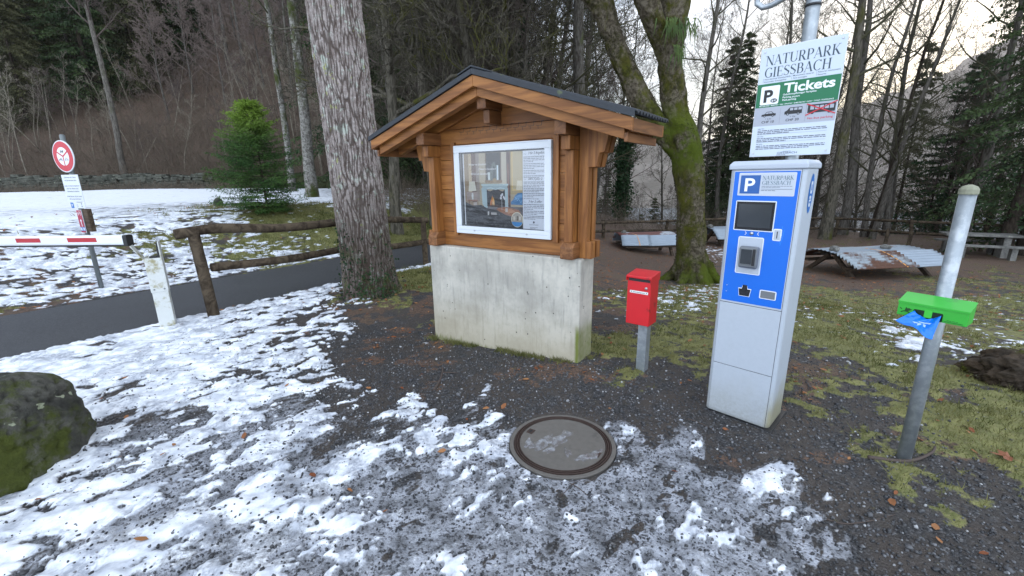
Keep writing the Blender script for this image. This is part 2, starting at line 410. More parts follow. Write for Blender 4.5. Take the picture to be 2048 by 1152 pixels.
def frames(P):
    T = np.gradient(P, axis=0); T /= np.linalg.norm(T, axis=1)[:, None]+1e-12
    a = np.where(np.abs(T[:, 2:3]) < .9, np.array([[0, 0, 1.]]), np.array([[1., 0, 0]]))
    if (np.abs(T[:, 2]) < .9).any() and (np.abs(T[:, 2]) >= .9).any(): a = np.tile(np.array([[.3, .9, .2]]), (len(P), 1))
    N = np.cross(a, T); N /= np.linalg.norm(N, axis=1)[:, None]+1e-12
    return T, N, np.cross(T, N)
def tube_geo(P, R, n, cap=True):
    T, N, B = frames(P)
    a = np.arange(n)*2*math.pi/n
    V = (P[:, None]+R[:, None, None]*(np.cos(a)[None, :, None]*N[:, None]+np.sin(a)[None, :, None]*B[:, None])).reshape(-1, 3)
    F = []
    for i in range(len(P)-1):
        for j in range(n):
            k = (j+1) % n; F.append((i*n+j, i*n+k, (i+1)*n+k, (i+1)*n+j))
    if cap: F.append(tuple(range(n-1, -1, -1))); F.append(tuple((len(P)-1)*n+j for j in range(n)))
    return V, F
class Tubes:
    """many quad tubes gathered with numpy"""
    def __init__(s): s.V = []; s.F = []; s.n = 0
    def add(s, P, R, n=3):
        P = np.asarray(P, float); T, N, B = frames(P); a = np.arange(n)*2*math.pi/n
        V = (P[:, None]+np.asarray(R)[:, None, None]*(np.cos(a)[None, :, None]*N[:, None]+np.sin(a)[None, :, None]*B[:, None])).reshape(-1, 3)
        i = np.arange(len(P)-1)[:, None]*n; j = np.arange(n)[None]; k = (j+1) % n
        F = np.stack([i+j, i+k, i+n+k, i+n+j], -1).reshape(-1, 4)+s.n
        s.V.append(V); s.F.append(F); s.n += len(V)
    def build(s, name, mat, parent=None):
        return mk_np(name, np.concatenate(s.V), np.concatenate(s.F), mat, parent)
def copy_tree(root, loc, yaw=0, scale=1, tilt=(0, 0)):
    r = root.copy(); COL.objects.link(r); r.location = loc; r.rotation_euler = (tilt[0], tilt[1], yaw); r.scale = (scale,)*3 if not isinstance(scale, tuple) else scale
    for ch in root.children:
        c = ch.copy(); COL.objects.link(c); c.parent = r
        for g in ch.children:
            d = g.copy(); COL.objects.link(d); d.parent = c
    return r
# flat printed matter: polygons with colours, in (x, z) on a plane facing -y
_tc = {}
def text_geo(s, bold=0.0, shear=0.0, font=None):
    key = (s, bold, shear)
    if key not in _tc:
        cu = bpy.data.curves.new('t', 'FONT'); cu.body = s; cu.size = 1; cu.offset = bold; cu.shear = shear; cu.resolution_u = 3
        o = bpy.data.objects.new('t', cu); COL.objects.link(o)
        bpy.context.view_layer.update()
        me = bpy.data.meshes.new_from_object(o.evaluated_get(bpy.context.evaluated_depsgraph_get()))
        V = np.array([v.co[:2] for v in me.vertices]) if len(me.vertices) else np.zeros((0, 2)); F = [tuple(p.vertices) for p in me.polygons]
        bpy.data.objects.remove(o); bpy.data.curves.remove(cu); bpy.data.meshes.remove(me)
        _tc[key] = (V, F)
    return _tc[key]
SERIF = {}
def _serif():
    TH, TN = .14, .04
    def ln(x0, y0, x1, y1, w):
        dx, dy = x1-x0, y1-y0; l = math.hypot(dx, dy) or 1
        if abs(dx) < 1e-6: nx, ny = w/2, 0
        elif abs(dy) < 1e-6: nx, ny = 0, w/2
        else: nx, ny = w/2/abs(dy/l), 0
        return [(x0-nx, y0-ny), (x0+nx, y0+ny), (x1+nx, y1+ny), (x1-nx, y1-ny)]
    def arc(cx, cy, rx, ry, a0, a1, th=TH, tn=TN, n=18):
        o = []
        for i in range(n):
            q = []
            for t in (i/n, (i+1)/n):
                a = rad(a0+(a1-a0)*t); w = tn+(th-tn)*abs(math.cos(a))**1.5
                q.append(((cx+(rx-w/2)*math.cos(a), cy+(ry-w/2)*math.sin(a)), (cx+(rx+w/2)*math.cos(a), cy+(ry+w/2)*math.sin(a))))
            o.append([q[0][0], q[0][1], q[1][1], q[1][0]])
        return o
    sf = lambda x, y, w=.2: ln(x-w/2, y, x+w/2, y, TN)
    G = SERIF
    G['N'] = (.84, [ln(.14, 0, .14, 1, TN), ln(.14, 1, .72, 0, TH), ln(.72, 0, .72, 1, TN), sf(.14, .02), sf(.08, .98), sf(.72, .98)])
    G['A'] = (.8, [ln(.08, 0, .38, 1, TN), ln(.38, 1, .7, 0, TH), ln(.18, .34, .58, .34, TN), sf(.08, .02), sf(.7, .02, .24)])
    G['T'] = (.74, [ln(.37, 0, .37, 1, TH), ln(.04, .98, .7, .98, TN), ln(.05, .8, .05, .98, TN), ln(.69, .8, .69, .98, TN), sf(.37, .02, .3)])
    G['U'] = (.82, [ln(.16, .3, .16, 1, TH), ln(.68, .3, .68, 1, TN), sf(.16, .98, .28), sf(.68, .98)]+arc(.42, .3, .26, .28, 180, 360, TH*.8))
    G['P'] = (.68, [ln(.17, 0, .17, 1, TH), sf(.17, .02, .28), ln(.08, .98, .36, .98, TN), ln(.17, .47, .36, .47, TN)]+arc(.36, .725, .22, .255, -90, 90))
    G['R'] = (.78, [ln(.17, 0, .17, 1, TH), sf(.17, .02, .28), ln(.08, .98, .36, .98, TN), ln(.17, .49, .36, .49, TN), ln(.36, .5, .66, 0, TH), sf(.7, .02, .16)]+arc(.36, .735, .2, .245, -90, 90))
    G['K'] = (.8, [ln(.17, 0, .17, 1, TH), sf(.17, .02, .28), sf(.17, .98, .28), ln(.2, .4, .64, 1, TN), ln(.34, .56, .68, 0, TH), sf(.64, .98), sf(.7, .02)])
    G['G'] = (.84, [ln(.7, .06, .7, .42, TH), sf(.68, .42, .28), ln(.68, .8, .68, 1, TN)]+arc(.44, .5, .34, .49, 45, 310))
    G['C'] = (.8, [ln(.68, .78, .68, 1, TN)]+arc(.44, .5, .34, .49, 45, 315))
    G['I'] = (.36, [ln(.18, 0, .18, 1, TH), sf(.18, .02, .3), sf(.18, .98, .3)])
    G['H'] = (.84, [ln(.17, 0, .17, 1, TH), ln(.67, 0, .67, 1, TH), ln(.17, .52, .67, .52, TN)]+[sf(x, y, .28) for x in (.17, .67) for y in (.02, .98)])
    G['E'] = (.68, [ln(.17, 0, .17, 1, TH), ln(.08, .98, .58, .98, TN), ln(.08, .02, .6, .02, TN), ln(.17, .52, .46, .52, TN), ln(.58, .8, .58, .98, TN), ln(.6, .02, .6, .22, TN), ln(.46, .42, .46, .62, TN)])
    G['B'] = (.72, [ln(.17, 0, .17, 1, TH), ln(.08, .98, .36, .98, TN), ln(.08, .02, .38, .02, TN), ln(.17, .53, .38, .53, TN)]+arc(.36, .755, .18, .225, -90, 90)+arc(.38, .275, .22, .255, -90, 90))
    G['S'] = (.62, [ln(.5, .78, .5, .98, TN), ln(.1, .02, .1, .24, TN)]+arc(.31, .745, .2, .235, 40, 180, TN*2)+arc(.31, .745, .2, .235, 180, 250, TH)+arc(.31, .255, .21, .235, 70, 0, TH)+arc(.31, .255, .21, .235, 0, -140, TN*2)+[[(.16, .62), (.26, .68), (.47, .42), (.36, .36)]])
    G[' '] = (.4, [])
_serif()
class Print:
    def __init__(s): s.V = []; s.F = []; s.C = []
    def poly(s, pts, col, lay=1):
        n = len(s.V); s.V += [(x, -lay*.0006, z) for x, z in pts]
        s.F.append(tuple(range(n, n+len(pts)))); s.C.append(col); return s
    def rect(s, x0, x1, z0, z1, col, lay=1): return s.poly([(x0, z0), (x1, z0), (x1, z1), (x0, z1)], col, lay)
    def rrect(s, x0, x1, z0, z1, r, col, lay=1, n=5):
        P = []
        for cx, cz, a in ((x1-r, z0+r, -90), (x1-r, z1-r, 0), (x0+r, z1-r, 90), (x0+r, z0+r, 180)):
            P += [(cx+r*math.cos(rad(a+90*i/n)), cz+r*math.sin(rad(a+90*i/n))) for i in range(n+1)]
        return s.poly(P, col, lay)
    def disc(s, cx, cz, rx, rz, col, lay=1, n=28, a0=0, a1=360):
        P = [(cx+rx*math.cos(rad(a0+(a1-a0)*i/n)), cz+rz*math.sin(rad(a0+(a1-a0)*i/n))) for i in range(n if a1-a0 == 360 else n+1)]
        if a1-a0 != 360: P.append((cx, cz))
        return s.poly(P, col, lay)
    def line(s, x0, z0, x1, z1, w, col, lay=1):
        dx, dz = x1-x0, z1-z0; l = math.hypot(dx, dz); nx, nz = -dz/l*w/2, dx/l*w/2
        return s.poly([(x0-nx, z0-nz), (x1-nx, z1-nz), (x1+nx, z1+nz), (x0+nx, z0+nz)], col, lay)
    def text(s, t, x, z, h, col, lay=2, width=None, bold=0, shear=0, center=False):
        V, F = text_geo(t, bold, shear)
        if not len(V): return s
        sc = h/.72; V = V*sc
        w0 = V[:, 0].max()-V[:, 0].min(); k = (width/w0) if width else 1
        V = (V-[V[:, 0].min(), 0])*[k, 1]
        if center: V = V-[w0*k/2, 0]
        n = len(s.V); s.V += [(x+a, -lay*.0006, z+b) for a, b in V]
        s.F += [tuple(i+n for i in f) for f in F]; s.C += [col]*len(F); return s
    def serif(s, t, x, z, h, col, lay=2, width=None, shear=0):
        tot = sum(SERIF[c][0] for c in t); k = (width/tot if width else h)
        cx = 0
        for c in t:
            wd, P = SERIF[c]
            for q in P: s.poly([(x+(cx+a)*k+shear*b*h, z+b*h) for a, b in q], col, lay)
            cx += wd
        return s
    def lines(s, x, z, wd, n, dz, h, col, lay=2, seed=0):
        """small running print: rows of words too small to read"""
        r = random.Random(seed)
        for i in range(n):
            cx = 0; e = wd*(1 if i < n-1 else r.uniform(.4, .8))
            while cx < e:
                l = min(h*r.uniform(1.2, 5), e-cx)
                if l > h*.4: s.rect(x+cx, x+cx+l, z-i*dz, z-i*dz+h*.62, col, lay)
                cx += l+h*.55
        return s
    def build(s, name, parent, off=(0, 0, 0), label=None):
        me = bpy.data.meshes.new(name); me.from_pydata([(a+off[0], b+off[1], c+off[2]) for a, b, c in s.V], [], s.F)
        at_ = me.color_attributes.new('Col', 'FLOAT_COLOR', 'CORNER')
        buf = np.ones((len(me.loops), 4), np.float32)
        for p, c in zip(me.polygons, s.C): buf[p.loop_start:p.loop_start+p.loop_total, :3] = c
        at_.data.foreach_set('color', buf.ravel()); me.materials.append(MT['print'])
        o = bpy.data.objects.new(name, me); COL.objects.link(o); o.parent = parent
        if label: o['label'] = label
        return o

# ------------------------------------------------------------------ ground cover map: (u, v, snow, ice, moss, litter)
COVER = """100 1100 .9 .6 0 0;300 1050 .78 .8 0 0;60 1020 .95 .3 0 0;300 900 .8 .6 0 0;450 800 .75 .5 0 0;200 730 .92 .2 0 0;350 700 .96 .1 0 0;250 800 .8 .4 0 0
550 700 .82 .3 0 0;650 650 .5 .2 0 .2;600 600 .75 0 .2 .1;680 610 .4 0 .2 .3;730 620 .12 0 .1 .4;750 700 .12 .1 0 .3;700 780 .45 .4 0 .1;600 850 .7 .6 0 0;500 900 .7 .7 0 0
800 740 .03 0 0 .2;1000 720 .02 0 .1 .2;900 790 .06 0 0 .2;1050 760 .08 0 0 .2;1200 800 .05 0 0 .1;950 820 .42 .5 0 .1;820 820 .45 .5 0 .1;850 870 .55 .7 0 0;1000 890 .5 .8 0 0;900 950 .62 .95 0 0;700 1000 .62 .95 0 0;500 1000 .75 .9 0 0
1250 870 .4 .7 0 0;1350 900 .5 .95 0 0;1300 980 .34 1 0 0;1150 1000 .4 1 0 0;1000 1050 .36 1 0 0;1100 1120 .3 1 0 0;800 1120 .42 1 0 0;600 1130 .6 .9 0 0;1450 1000 .42 1 0 0
1540 960 .4 .7 0 0;1620 1050 .42 .8 0 0;1680 1000 .25 .3 0 .1;1500 1120 .34 1 0 0;1680 1130 .36 .7 0 0;1790 1110 .03 .1 0 .1;1640 900 .0 0 0 .1;1480 890 .05 .1 0 .1;1720 940 .05 0 0 .1
1300 820 .02 .1 0 .1;1880 1110 0 0 0 .1;2020 1120 0 0 .2 .1;1950 1010 0 0 .45 .2;1840 960 .04 0 .55 .1;1950 850 0 0 .85 .25;1840 850 0 0 .7 .35;1700 810 0 0 .38 .3;1740 880 0 0 .4 .2
1650 730 0 0 .4 .5;1900 780 .02 0 .6 .4;2030 830 0 0 .85 .3;1900 712 .42 0 .5 .2;1820 685 .38 0 .6 .2;2010 690 .2 0 .6 .3;1700 690 .05 0 .8 .15;1850 640 .1 0 .7 .3;2000 610 .12 0 .6 .3
1650 640 .1 0 .7 .2;1350 610 .28 0 .7 .3;1350 690 .02 0 .75 .2;1230 690 .01 0 .8 .2;1240 640 .2 0 .2 .5;1400 730 0 0 .4 .35;1350 770 0 0 .1 .2;1240 740 0 0 .35 .2;1170 750 0 0 .25 .3
1240 560 .02 0 .05 .8;1300 510 .01 0 .03 .95;1430 500 .35 0 .05 .8;1410 590 .28 0 .65 .2;1700 600 .04 0 .65 .35;1720 560 .01 0 .15 .85;1900 575 .02 0 .45 .55;2010 545 0 0 .35 .65
1650 500 0 0 .05 .95;1900 530 .01 0 .15 .85;1700 462 0 0 .5 .5;1900 488 0 0 .3 .7;1240 475 .01 0 .1 .9;820 560 .03 0 .75 .25;850 610 .05 0 .3 .5;780 600 .2 0 .4 .5;720 600 .4 0 .3 .4
60 590 .45 0 .25 .5;100 560 .62 0 .1 .4;250 560 .68 0 .1 .35;400 530 .62 0 .25 .3;100 510 .72 0 .25 .3;300 490 .42 0 .65 .4;420 480 .45 0 .65 .35;550 520 .4 0 .7 .3;600 480 .3 0 .75 .2
450 440 .6 0 .5 .1;540 440 .08 0 .85 .3;620 450 .08 0 .92 .15;640 400 .92 0 .05 0;500 395 .96 0 0 0;300 440 .8 0 .3 .2;200 400 .97 0 0 0;60 400 .97 0 0 0;350 395 .97 0 0 0;60 440 .92 0 .1 .1
280 383 .97 0 0 0;700 400 .8 0 .2 0;785 412 .6 0 .6 0;800 440 .02 0 .96 .1;850 430 0 0 .9 .3;820 470 .03 0 .85 .2;650 520 .6 0 .4 .2;500 550 .65 0 .3 .2"""
_cp = []
for row in COVER.replace('\n', ';').split(';'):
    if row.strip():
        q = [float(t) for t in row.split()]; p = hit(q[0], q[1]); _cp.append((math.atan2(p[0], p[1]), math.log(math.hypot(p[0], p[1])), *q[2:]))
_cp = np.array(_cp)
def cover(x, y, pd):
    th = np.arctan2(x, np.maximum(y, .01)); l = np.log(np.hypot(x, y)+.05)
    W = 0; S = 0
    for c in _cp:
        wgt = 1/((th-c[0])**2+((l-c[1])*.6)**2+2e-4)**2.2
        W = W+wgt; S = S+wgt[None]*c[2:6][:, None]
    S = S/W
    snow, ice, moss, lit = S
    q = y-wall_y(x)+.6
    wood = sst(q/1.2)
    lake = sst((np.hypot(x, y)-17)/4)*sst((x-3)/3)
    wood = np.maximum(wood, lake)
    snow = snow*(1-wood); ice = ice*(1-wood); moss = moss*(1-wood)+wood*np.where(x > 2, .2, -.1); lit = lit*(1-wood)+wood
    return snow, ice, moss, lit
def uni(n, s=.33): return 1/(1+np.exp(-1.7*n/s))
MANX, MANY, MANR = .295, 2.335, .335
def surface(x, y):
    """height of the real surface and its cover masks"""
    pd = path_d(x, y); h = height(x, y, pd)
    S, I, Mo, Li = cover(x, y, pd)
    ca, sa = math.cos(rad(38)), math.sin(rad(38))
    xr, yr = x*ca+y*sa, -x*sa+y*ca
    wx = .55*fbm(x*2.3, y*2.3, 3, 40); 
    n = .62*fbm(xr*1.9+wx, yr*3.3+wx, 3, 21, .6)+.62*fbm(xr*6.5+wx*2, yr*10+wx, 4, 25, .68)
    us = uni(fbm(x*4.2, y*8.5, 5, 23, .6), .26); q_ = sst(S/.42)
    u1 = uni(n, .22)*q_+us*(1-q_)
    edge = np.abs(pd)-HALFW
    lipn = .10*fbm(x*1.3, y*1.3, 3, 77)
    lip = np.exp(-((edge-.16+lipn)/.10)**2)*np.where(pd < 0, 1, .55)*(y < 9.5)
    verge = np.where((edge > 0) & (edge < .07+lipn*.4), 1, 0)
    S2 = np.clip(np.maximum(S, lip*.93), 0, 1)*(1-verge)
    near_ = np.clip(1.6-np.hypot(x, y)/5, 0, 1); spk = sst((Mo-.3)/.3)*(S2 > .06)*(S2 < .45)*.07; sm = sst((S2+spk-(.04+.09*near_*(S2 < .97))*sst(S2/.4)-u1)/.20+.5)
    sm = sm*(1-.62*I*sst(fbm(x*3.1, y*4.0, 4, 27)*2.2+.45)*np.where(S2 > .9, .3, 1))
    ic = I*sst((S2+.50*I-u1)/.30+.3)*(1-sm)
    u2 = uni(fbm(x*1.4+9, y*1.4, 5, 31, .6), .26); u3 = uni(fbm(x*2+3, y*2, 5, 51, .65), .26)
    u2 = .42*u2+.58*uni(fbm(x*6, y*7, 3, 33, .6), .26); mo = sst((Mo-.02-u2)/.34+.5); li = sst((Li-u3)/.3+.5)
    man = sst((np.hypot(x-MANX, y-MANY)-MANR+.025)/.03)
    far = np.clip(1-(np.hypot(x, y)-9)/8, 0, 1)
    b = fbm(x*5, y*7, 3, 61); b2 = fbm(x*22, y*22, 3, 62)
    hh = sm*(.028+.030*b+.006*b2)+(1-sm)*(.009*b*(1-.6*ic)+.005*b2*(1-.8*ic))+mo*(1-sm)*.02*(.5+b)
    out = np.abs(pd) > HALFW
    hh = np.where(out, hh*np.clip((np.abs(pd)-HALFW)/.08+.2, 0, 1), -.05)
    sm = sm*man; ic = ic*man
    z = h+hh*far*man*(.35+.65*sst((np.hypot(x-MANX, y-MANY)-MANR)/.15))+.004*man-(1-man)*.03
    return z, sm, ic*out, mo*(1-sm*.0), li, pd
def axis_pts(segs):
    o = []
    for a, b, st in segs: o += list(np.arange(a, b, st))
    return np.array(o)
_g = np.geomspace(22, 420, 60)
xs = np.concatenate([-_g[::-1], axis_pts([(-22, -8, .12), (-8, -3.4, .035), (-3.4, 3.4, .0145), (3.4, 7, .03), (7, 22, .09)]), _g])
ys = np.concatenate([axis_pts([(-6, 1.1, .4), (1.1, 4.2, .0135), (4.2, 9, .026), (9, 26, .085)]), np.geomspace(26, 480, 75)])
X, Y = np.meshgrid(xs, ys); xf, yf = X.ravel(), Y.ravel()
Z, SM, IC, MO, LI, PD = surface(xf, yf)
nx, ny = len(xs), len(ys)
ii = (np.arange(ny-1)[:, None]*nx+np.arange(nx-1)[None]).ravel()
CL = cover(xf, yf, PD)[0]*np.clip((np.hypot(xf, yf)-4)/5, .25, 1)
GF = np.stack([ii, ii+1, ii+nx+1, ii+nx], -1)
_A = [a.reshape(ny, nx) for a in (Z, SM, IC, MO, LI, PD)]
def gi(x, y, which=range(6)):
    """the ground sheet's own values, interpolated"""
    x = np.atleast_1d(np.asarray(x, float)); y = np.atleast_1d(np.asarray(y, float))
    i = np.clip(np.searchsorted(xs, x)-1, 0, nx-2); j = np.clip(np.searchsorted(ys, y)-1, 0, ny-2)
    u = np.clip((x-xs[i])/(xs[i+1]-xs[i]), 0, 1); v = np.clip((y-ys[j])/(ys[j+1]-ys[j]), 0, 1)
    return [(a[j, i]*(1-u)+a[j, i+1]*u)*(1-v)+(a[j+1, i]*(1-u)+a[j+1, i+1]*u)*v for a in (_A[k] for k in which)]
def gz1(x, y): return float(gi(x, y, (0,))[0][0])
def m_ground():
    k = NT('snow_gravel_moss_ground'); c = k.co()
    sn, ic, mo, li = k.attr('snow'), k.attr('ice'), k.attr('moss'), k.attr('litter')
    f1 = k.noise(45, 4, .65, c); f2 = k.noise(160, 3, .6, c); f3 = k.noise(9, 5, .6, c)
    # gravel
    vc = k.vor(95, c, 'F1', 'Color'); vd = k.vor(95, c, 'F1', 'Distance')
    g = k.sep(vc)[0]
    cr = k.n('ShaderNodeValToRGB'); k.put(cr.inputs[0], g); e = cr.color_ramp.elements
    e[0].color = (.014, .014, .015, 1); e[1].color = (.20, .20, .20, 1); e[1].position = 1
    for p, v in ((.55, .034), (.88, .065), (.96, .10)):
        q = e.new(p); q.color = (v, v*.98, v, 1)
    col = k.mix(k.mr(f3, .38, .62, 0, .75), cr.outputs[0], (.052, .042, .034)); col = k.mix(k.mr(k.noise(2.2, 4, .6, c), .45, .6, 0, .5), col, (.060, .046, .036))
    # litter
    lcol = k.mix(k.mr(f1, .35, .7), (.042, .028, .020), (.150, .088, .060))
    lcol = k.mix(k.mr(f2, .5, .75), lcol, (.21, .135, .088)); lcol = k.mix(k.mr(k.noise(1.3, 5, .7, c), .45, .65, 0, .6), lcol, (.085, .06, .036))
    lf = k.mr(k.math('ADD', li, k.math('MULTIPLY', k.math('SUBTRACT', f1, .5), .8)), .35, .65)
    col = k.mix(lf, col, lcol)
    # moss and winter grass
    st = k.noise(60, 4, .7, k.co((1, 2.2, 1)))
    mcol = k.mix(k.mr(f3, .3, .7), (.10, .112, .028), (.22, .215, .068))
    mcol = k.mix(k.mr(st, .45, .7), mcol, (.21, .18, .085))
    mcol = k.mix(k.mr(f2, .55, .8), mcol, (.04, .045, .012))
    mf = k.mr(k.math('ADD', mo, k.math('MULTIPLY', k.math('SUBTRACT', k.noise(28, 5, .75, c), .5), 2.2)), .22, .78)
    col = k.mix(mf, col, mcol)
    # ice
    icol = k.mix(k.mr(f3, .3, .68), (.15, .155, .165), (.46, .48, .53))
    icol = k.mix(k.math('MULTIPLY', k.mr(g, .3, .6, 1, 0), k.mr(f1, .42, .6)), icol, (.045, .045, .05))
    iff = k.mr(k.math('ADD', ic, k.math('MULTIPLY', k.math('SUBTRACT', f1, .5), .5)), .3, .6)
    iff = k.math('MULTIPLY', iff, .85)
    col = k.mix(iff, col, icol)
    # snow
    sf = k.mr(k.math('ADD', sn, k.math('MULTIPLY', k.math('SUBTRACT', f1, .5), .75)), .25, .72)
    f4 = k.noise(3.1, 5, .7, k.co((1.5, 1, 1)), .4)
    scol = k.mix(k.math('MAXIMUM', k.mr(f3, .32, .62), k.mr(k.attr('clean'), .75, .97, 0, .85)), (.50, .53, .58), (.82, .84, .87))
    scol = k.mix(k.math('MULTIPLY', k.mr(f4, .47, .60), k.math('MULTIPLY', k.mr(f1, .35, .62, .35, 1), k.mr(k.attr('clean'), .70, .95, 1, .12))), scol, (.30, .32, .365))
    sp = k.vor(38, c, 'F1'); spm = k.noise(4, 3, .6, c)
    scol = k.mix(k.math('MULTIPLY', k.mr(sp, .08, .13, 1, 0), k.mr(spm, .45, .6)), scol, (.07, .06, .055))
    col = k.mix(sf, col, scol)
    hgt = k.math('ADD', k.math('MULTIPLY', k.math('SUBTRACT', 1, sf), k.math('SUBTRACT', f2, vd)), k.math('ADD', k.math('MULTIPLY', sf, f3), k.math('MULTIPLY', sf, .6)))
    k.bump(hgt, .55, .012)
    r = k.math('SUBTRACT', .72, k.math('MULTIPLY', iff, .42)); r = k.math('ADD', k.math('MULTIPLY', r, k.math('SUBTRACT', 1, sf)), k.math('MULTIPLY', sf, .6))
    k.put(k.b.inputs['Subsurface Weight'], 0.0)
    return k.fin(col, r, .4)
ground = mk_np('ground', np.stack([xf, yf, Z], -1), GF, m_ground(), None, True, dict(snow=SM, ice=IC, moss=MO, litter=LI, clean=CL))
setp(ground, kind='structure')
# path
def m_asphalt():
    k = NT('worn_dark_asphalt'); c = k.co()
    vc = k.sep(k.vor(150, c, 'F1', 'Color'))[0]; n = k.noise(1.2, 5, .6, c); n2 = k.noise(240, 2, .5, c)
    col = k.mix(k.mr(vc, .5, 1), (.026, .027, .030), (.085, .086, .09)); col = k.mix(k.mr(n, .35, .65, 0, .5), col, (.05, .052, .056))
    col = k.mix(k.mr(k.noise(5, 4, .7, c), .66, .7, 0, .7), col, (.035, .026, .02))
    k.bump(k.math('ADD', vc, n2), .35, .004); return k.fin(col, .55, .5)
t = _catmull(CPATH, 3); T = np.gradient(t, axis=0); T /= np.linalg.norm(T, axis=1)[:, None]; N = np.stack([-T[:, 1], T[:, 0]], -1)
of = np.linspace(-HALFW-.03, HALFW+.03, 14)
PV = t[:, None]+N[:, None]*of[None, :, None]; pz = .004+.012*(1-(of/HALFW)**2)
PV = np.concatenate([PV, np.broadcast_to(pz[None, :, None], PV.shape[:2]+(1,))], -1).reshape(-1, 3)
PV[:, 2] += .004*fbm(PV[:, 0]*2, PV[:, 1]*2, 2, 3)
ii = (np.arange(len(t)-1)[:, None]*14+np.arange(13)[None]).ravel()
setp(mk_np('path', PV, np.stack([ii, ii+14, ii+15, ii+1], -1)[:, ::-1], m_asphalt()), kind='structure')
def gsurf(x, y):
    return gi(x, y)

# ------------------------------------------------------------------ lake and the far shore
lk = NT('lake_water'); lk.bump(lk.noise(.02, 4, .6, lk.co()), .1, 1); 
setp(mk('lake', [(-3500, 60, -104), (3500, 60, -104), (3500, 3300, -104), (-3500, 3300, -104)], [(0, 1, 2, 3)], lk.fin((.10, .14, .17), .25, .6)), kind='structure')
def mountain():
    az = np.linspace(-.9, 1.35, 240); dd = np.linspace(0, 1, 50)
    A, D = np.meshgrid(az, dd)
    ridge = 165+640*sst((A-.45)/.75)+55*fbm(A*6, A*0, 4, 71)
    dist = 1500+1900*D
    x = np.sin(A)*dist; y = np.cos(A)*dist
    prof = np.sin(np.clip(D/.62, 0, 1)*math.pi/2)
    z = -106+(ridge+106)*prof+fbm(x*.0045, y*.0045, 5, 72)*85*prof
    z = z+fbm(x*.02, y*.02, 4, 73)*26*prof
    ii = (np.arange(49)[:, None]*240+np.arange(239)[None]).ravel()
    k = NT('wooded_mountain_slope'); c = k.co()
    n = k.noise(.006, 6, .65, c); n2 = k.noise(.05, 5, .7, c)
    col = k.mix(k.mr(n, .4, .6), (.12, .10, .075), (.30, .26, .22)); col = k.mix(k.mr(n2, .4, .7), col, (.07, .07, .045))
    k.bump(n2, 1, 20)
    o = mk_np('mountain', np.stack([x.ravel(), y.ravel(), z.ravel()], -1), np.stack([ii, ii+1, ii+241, ii+240], -1), k.fin(col, .95, .1)); setp(o, kind='structure')
mountain()

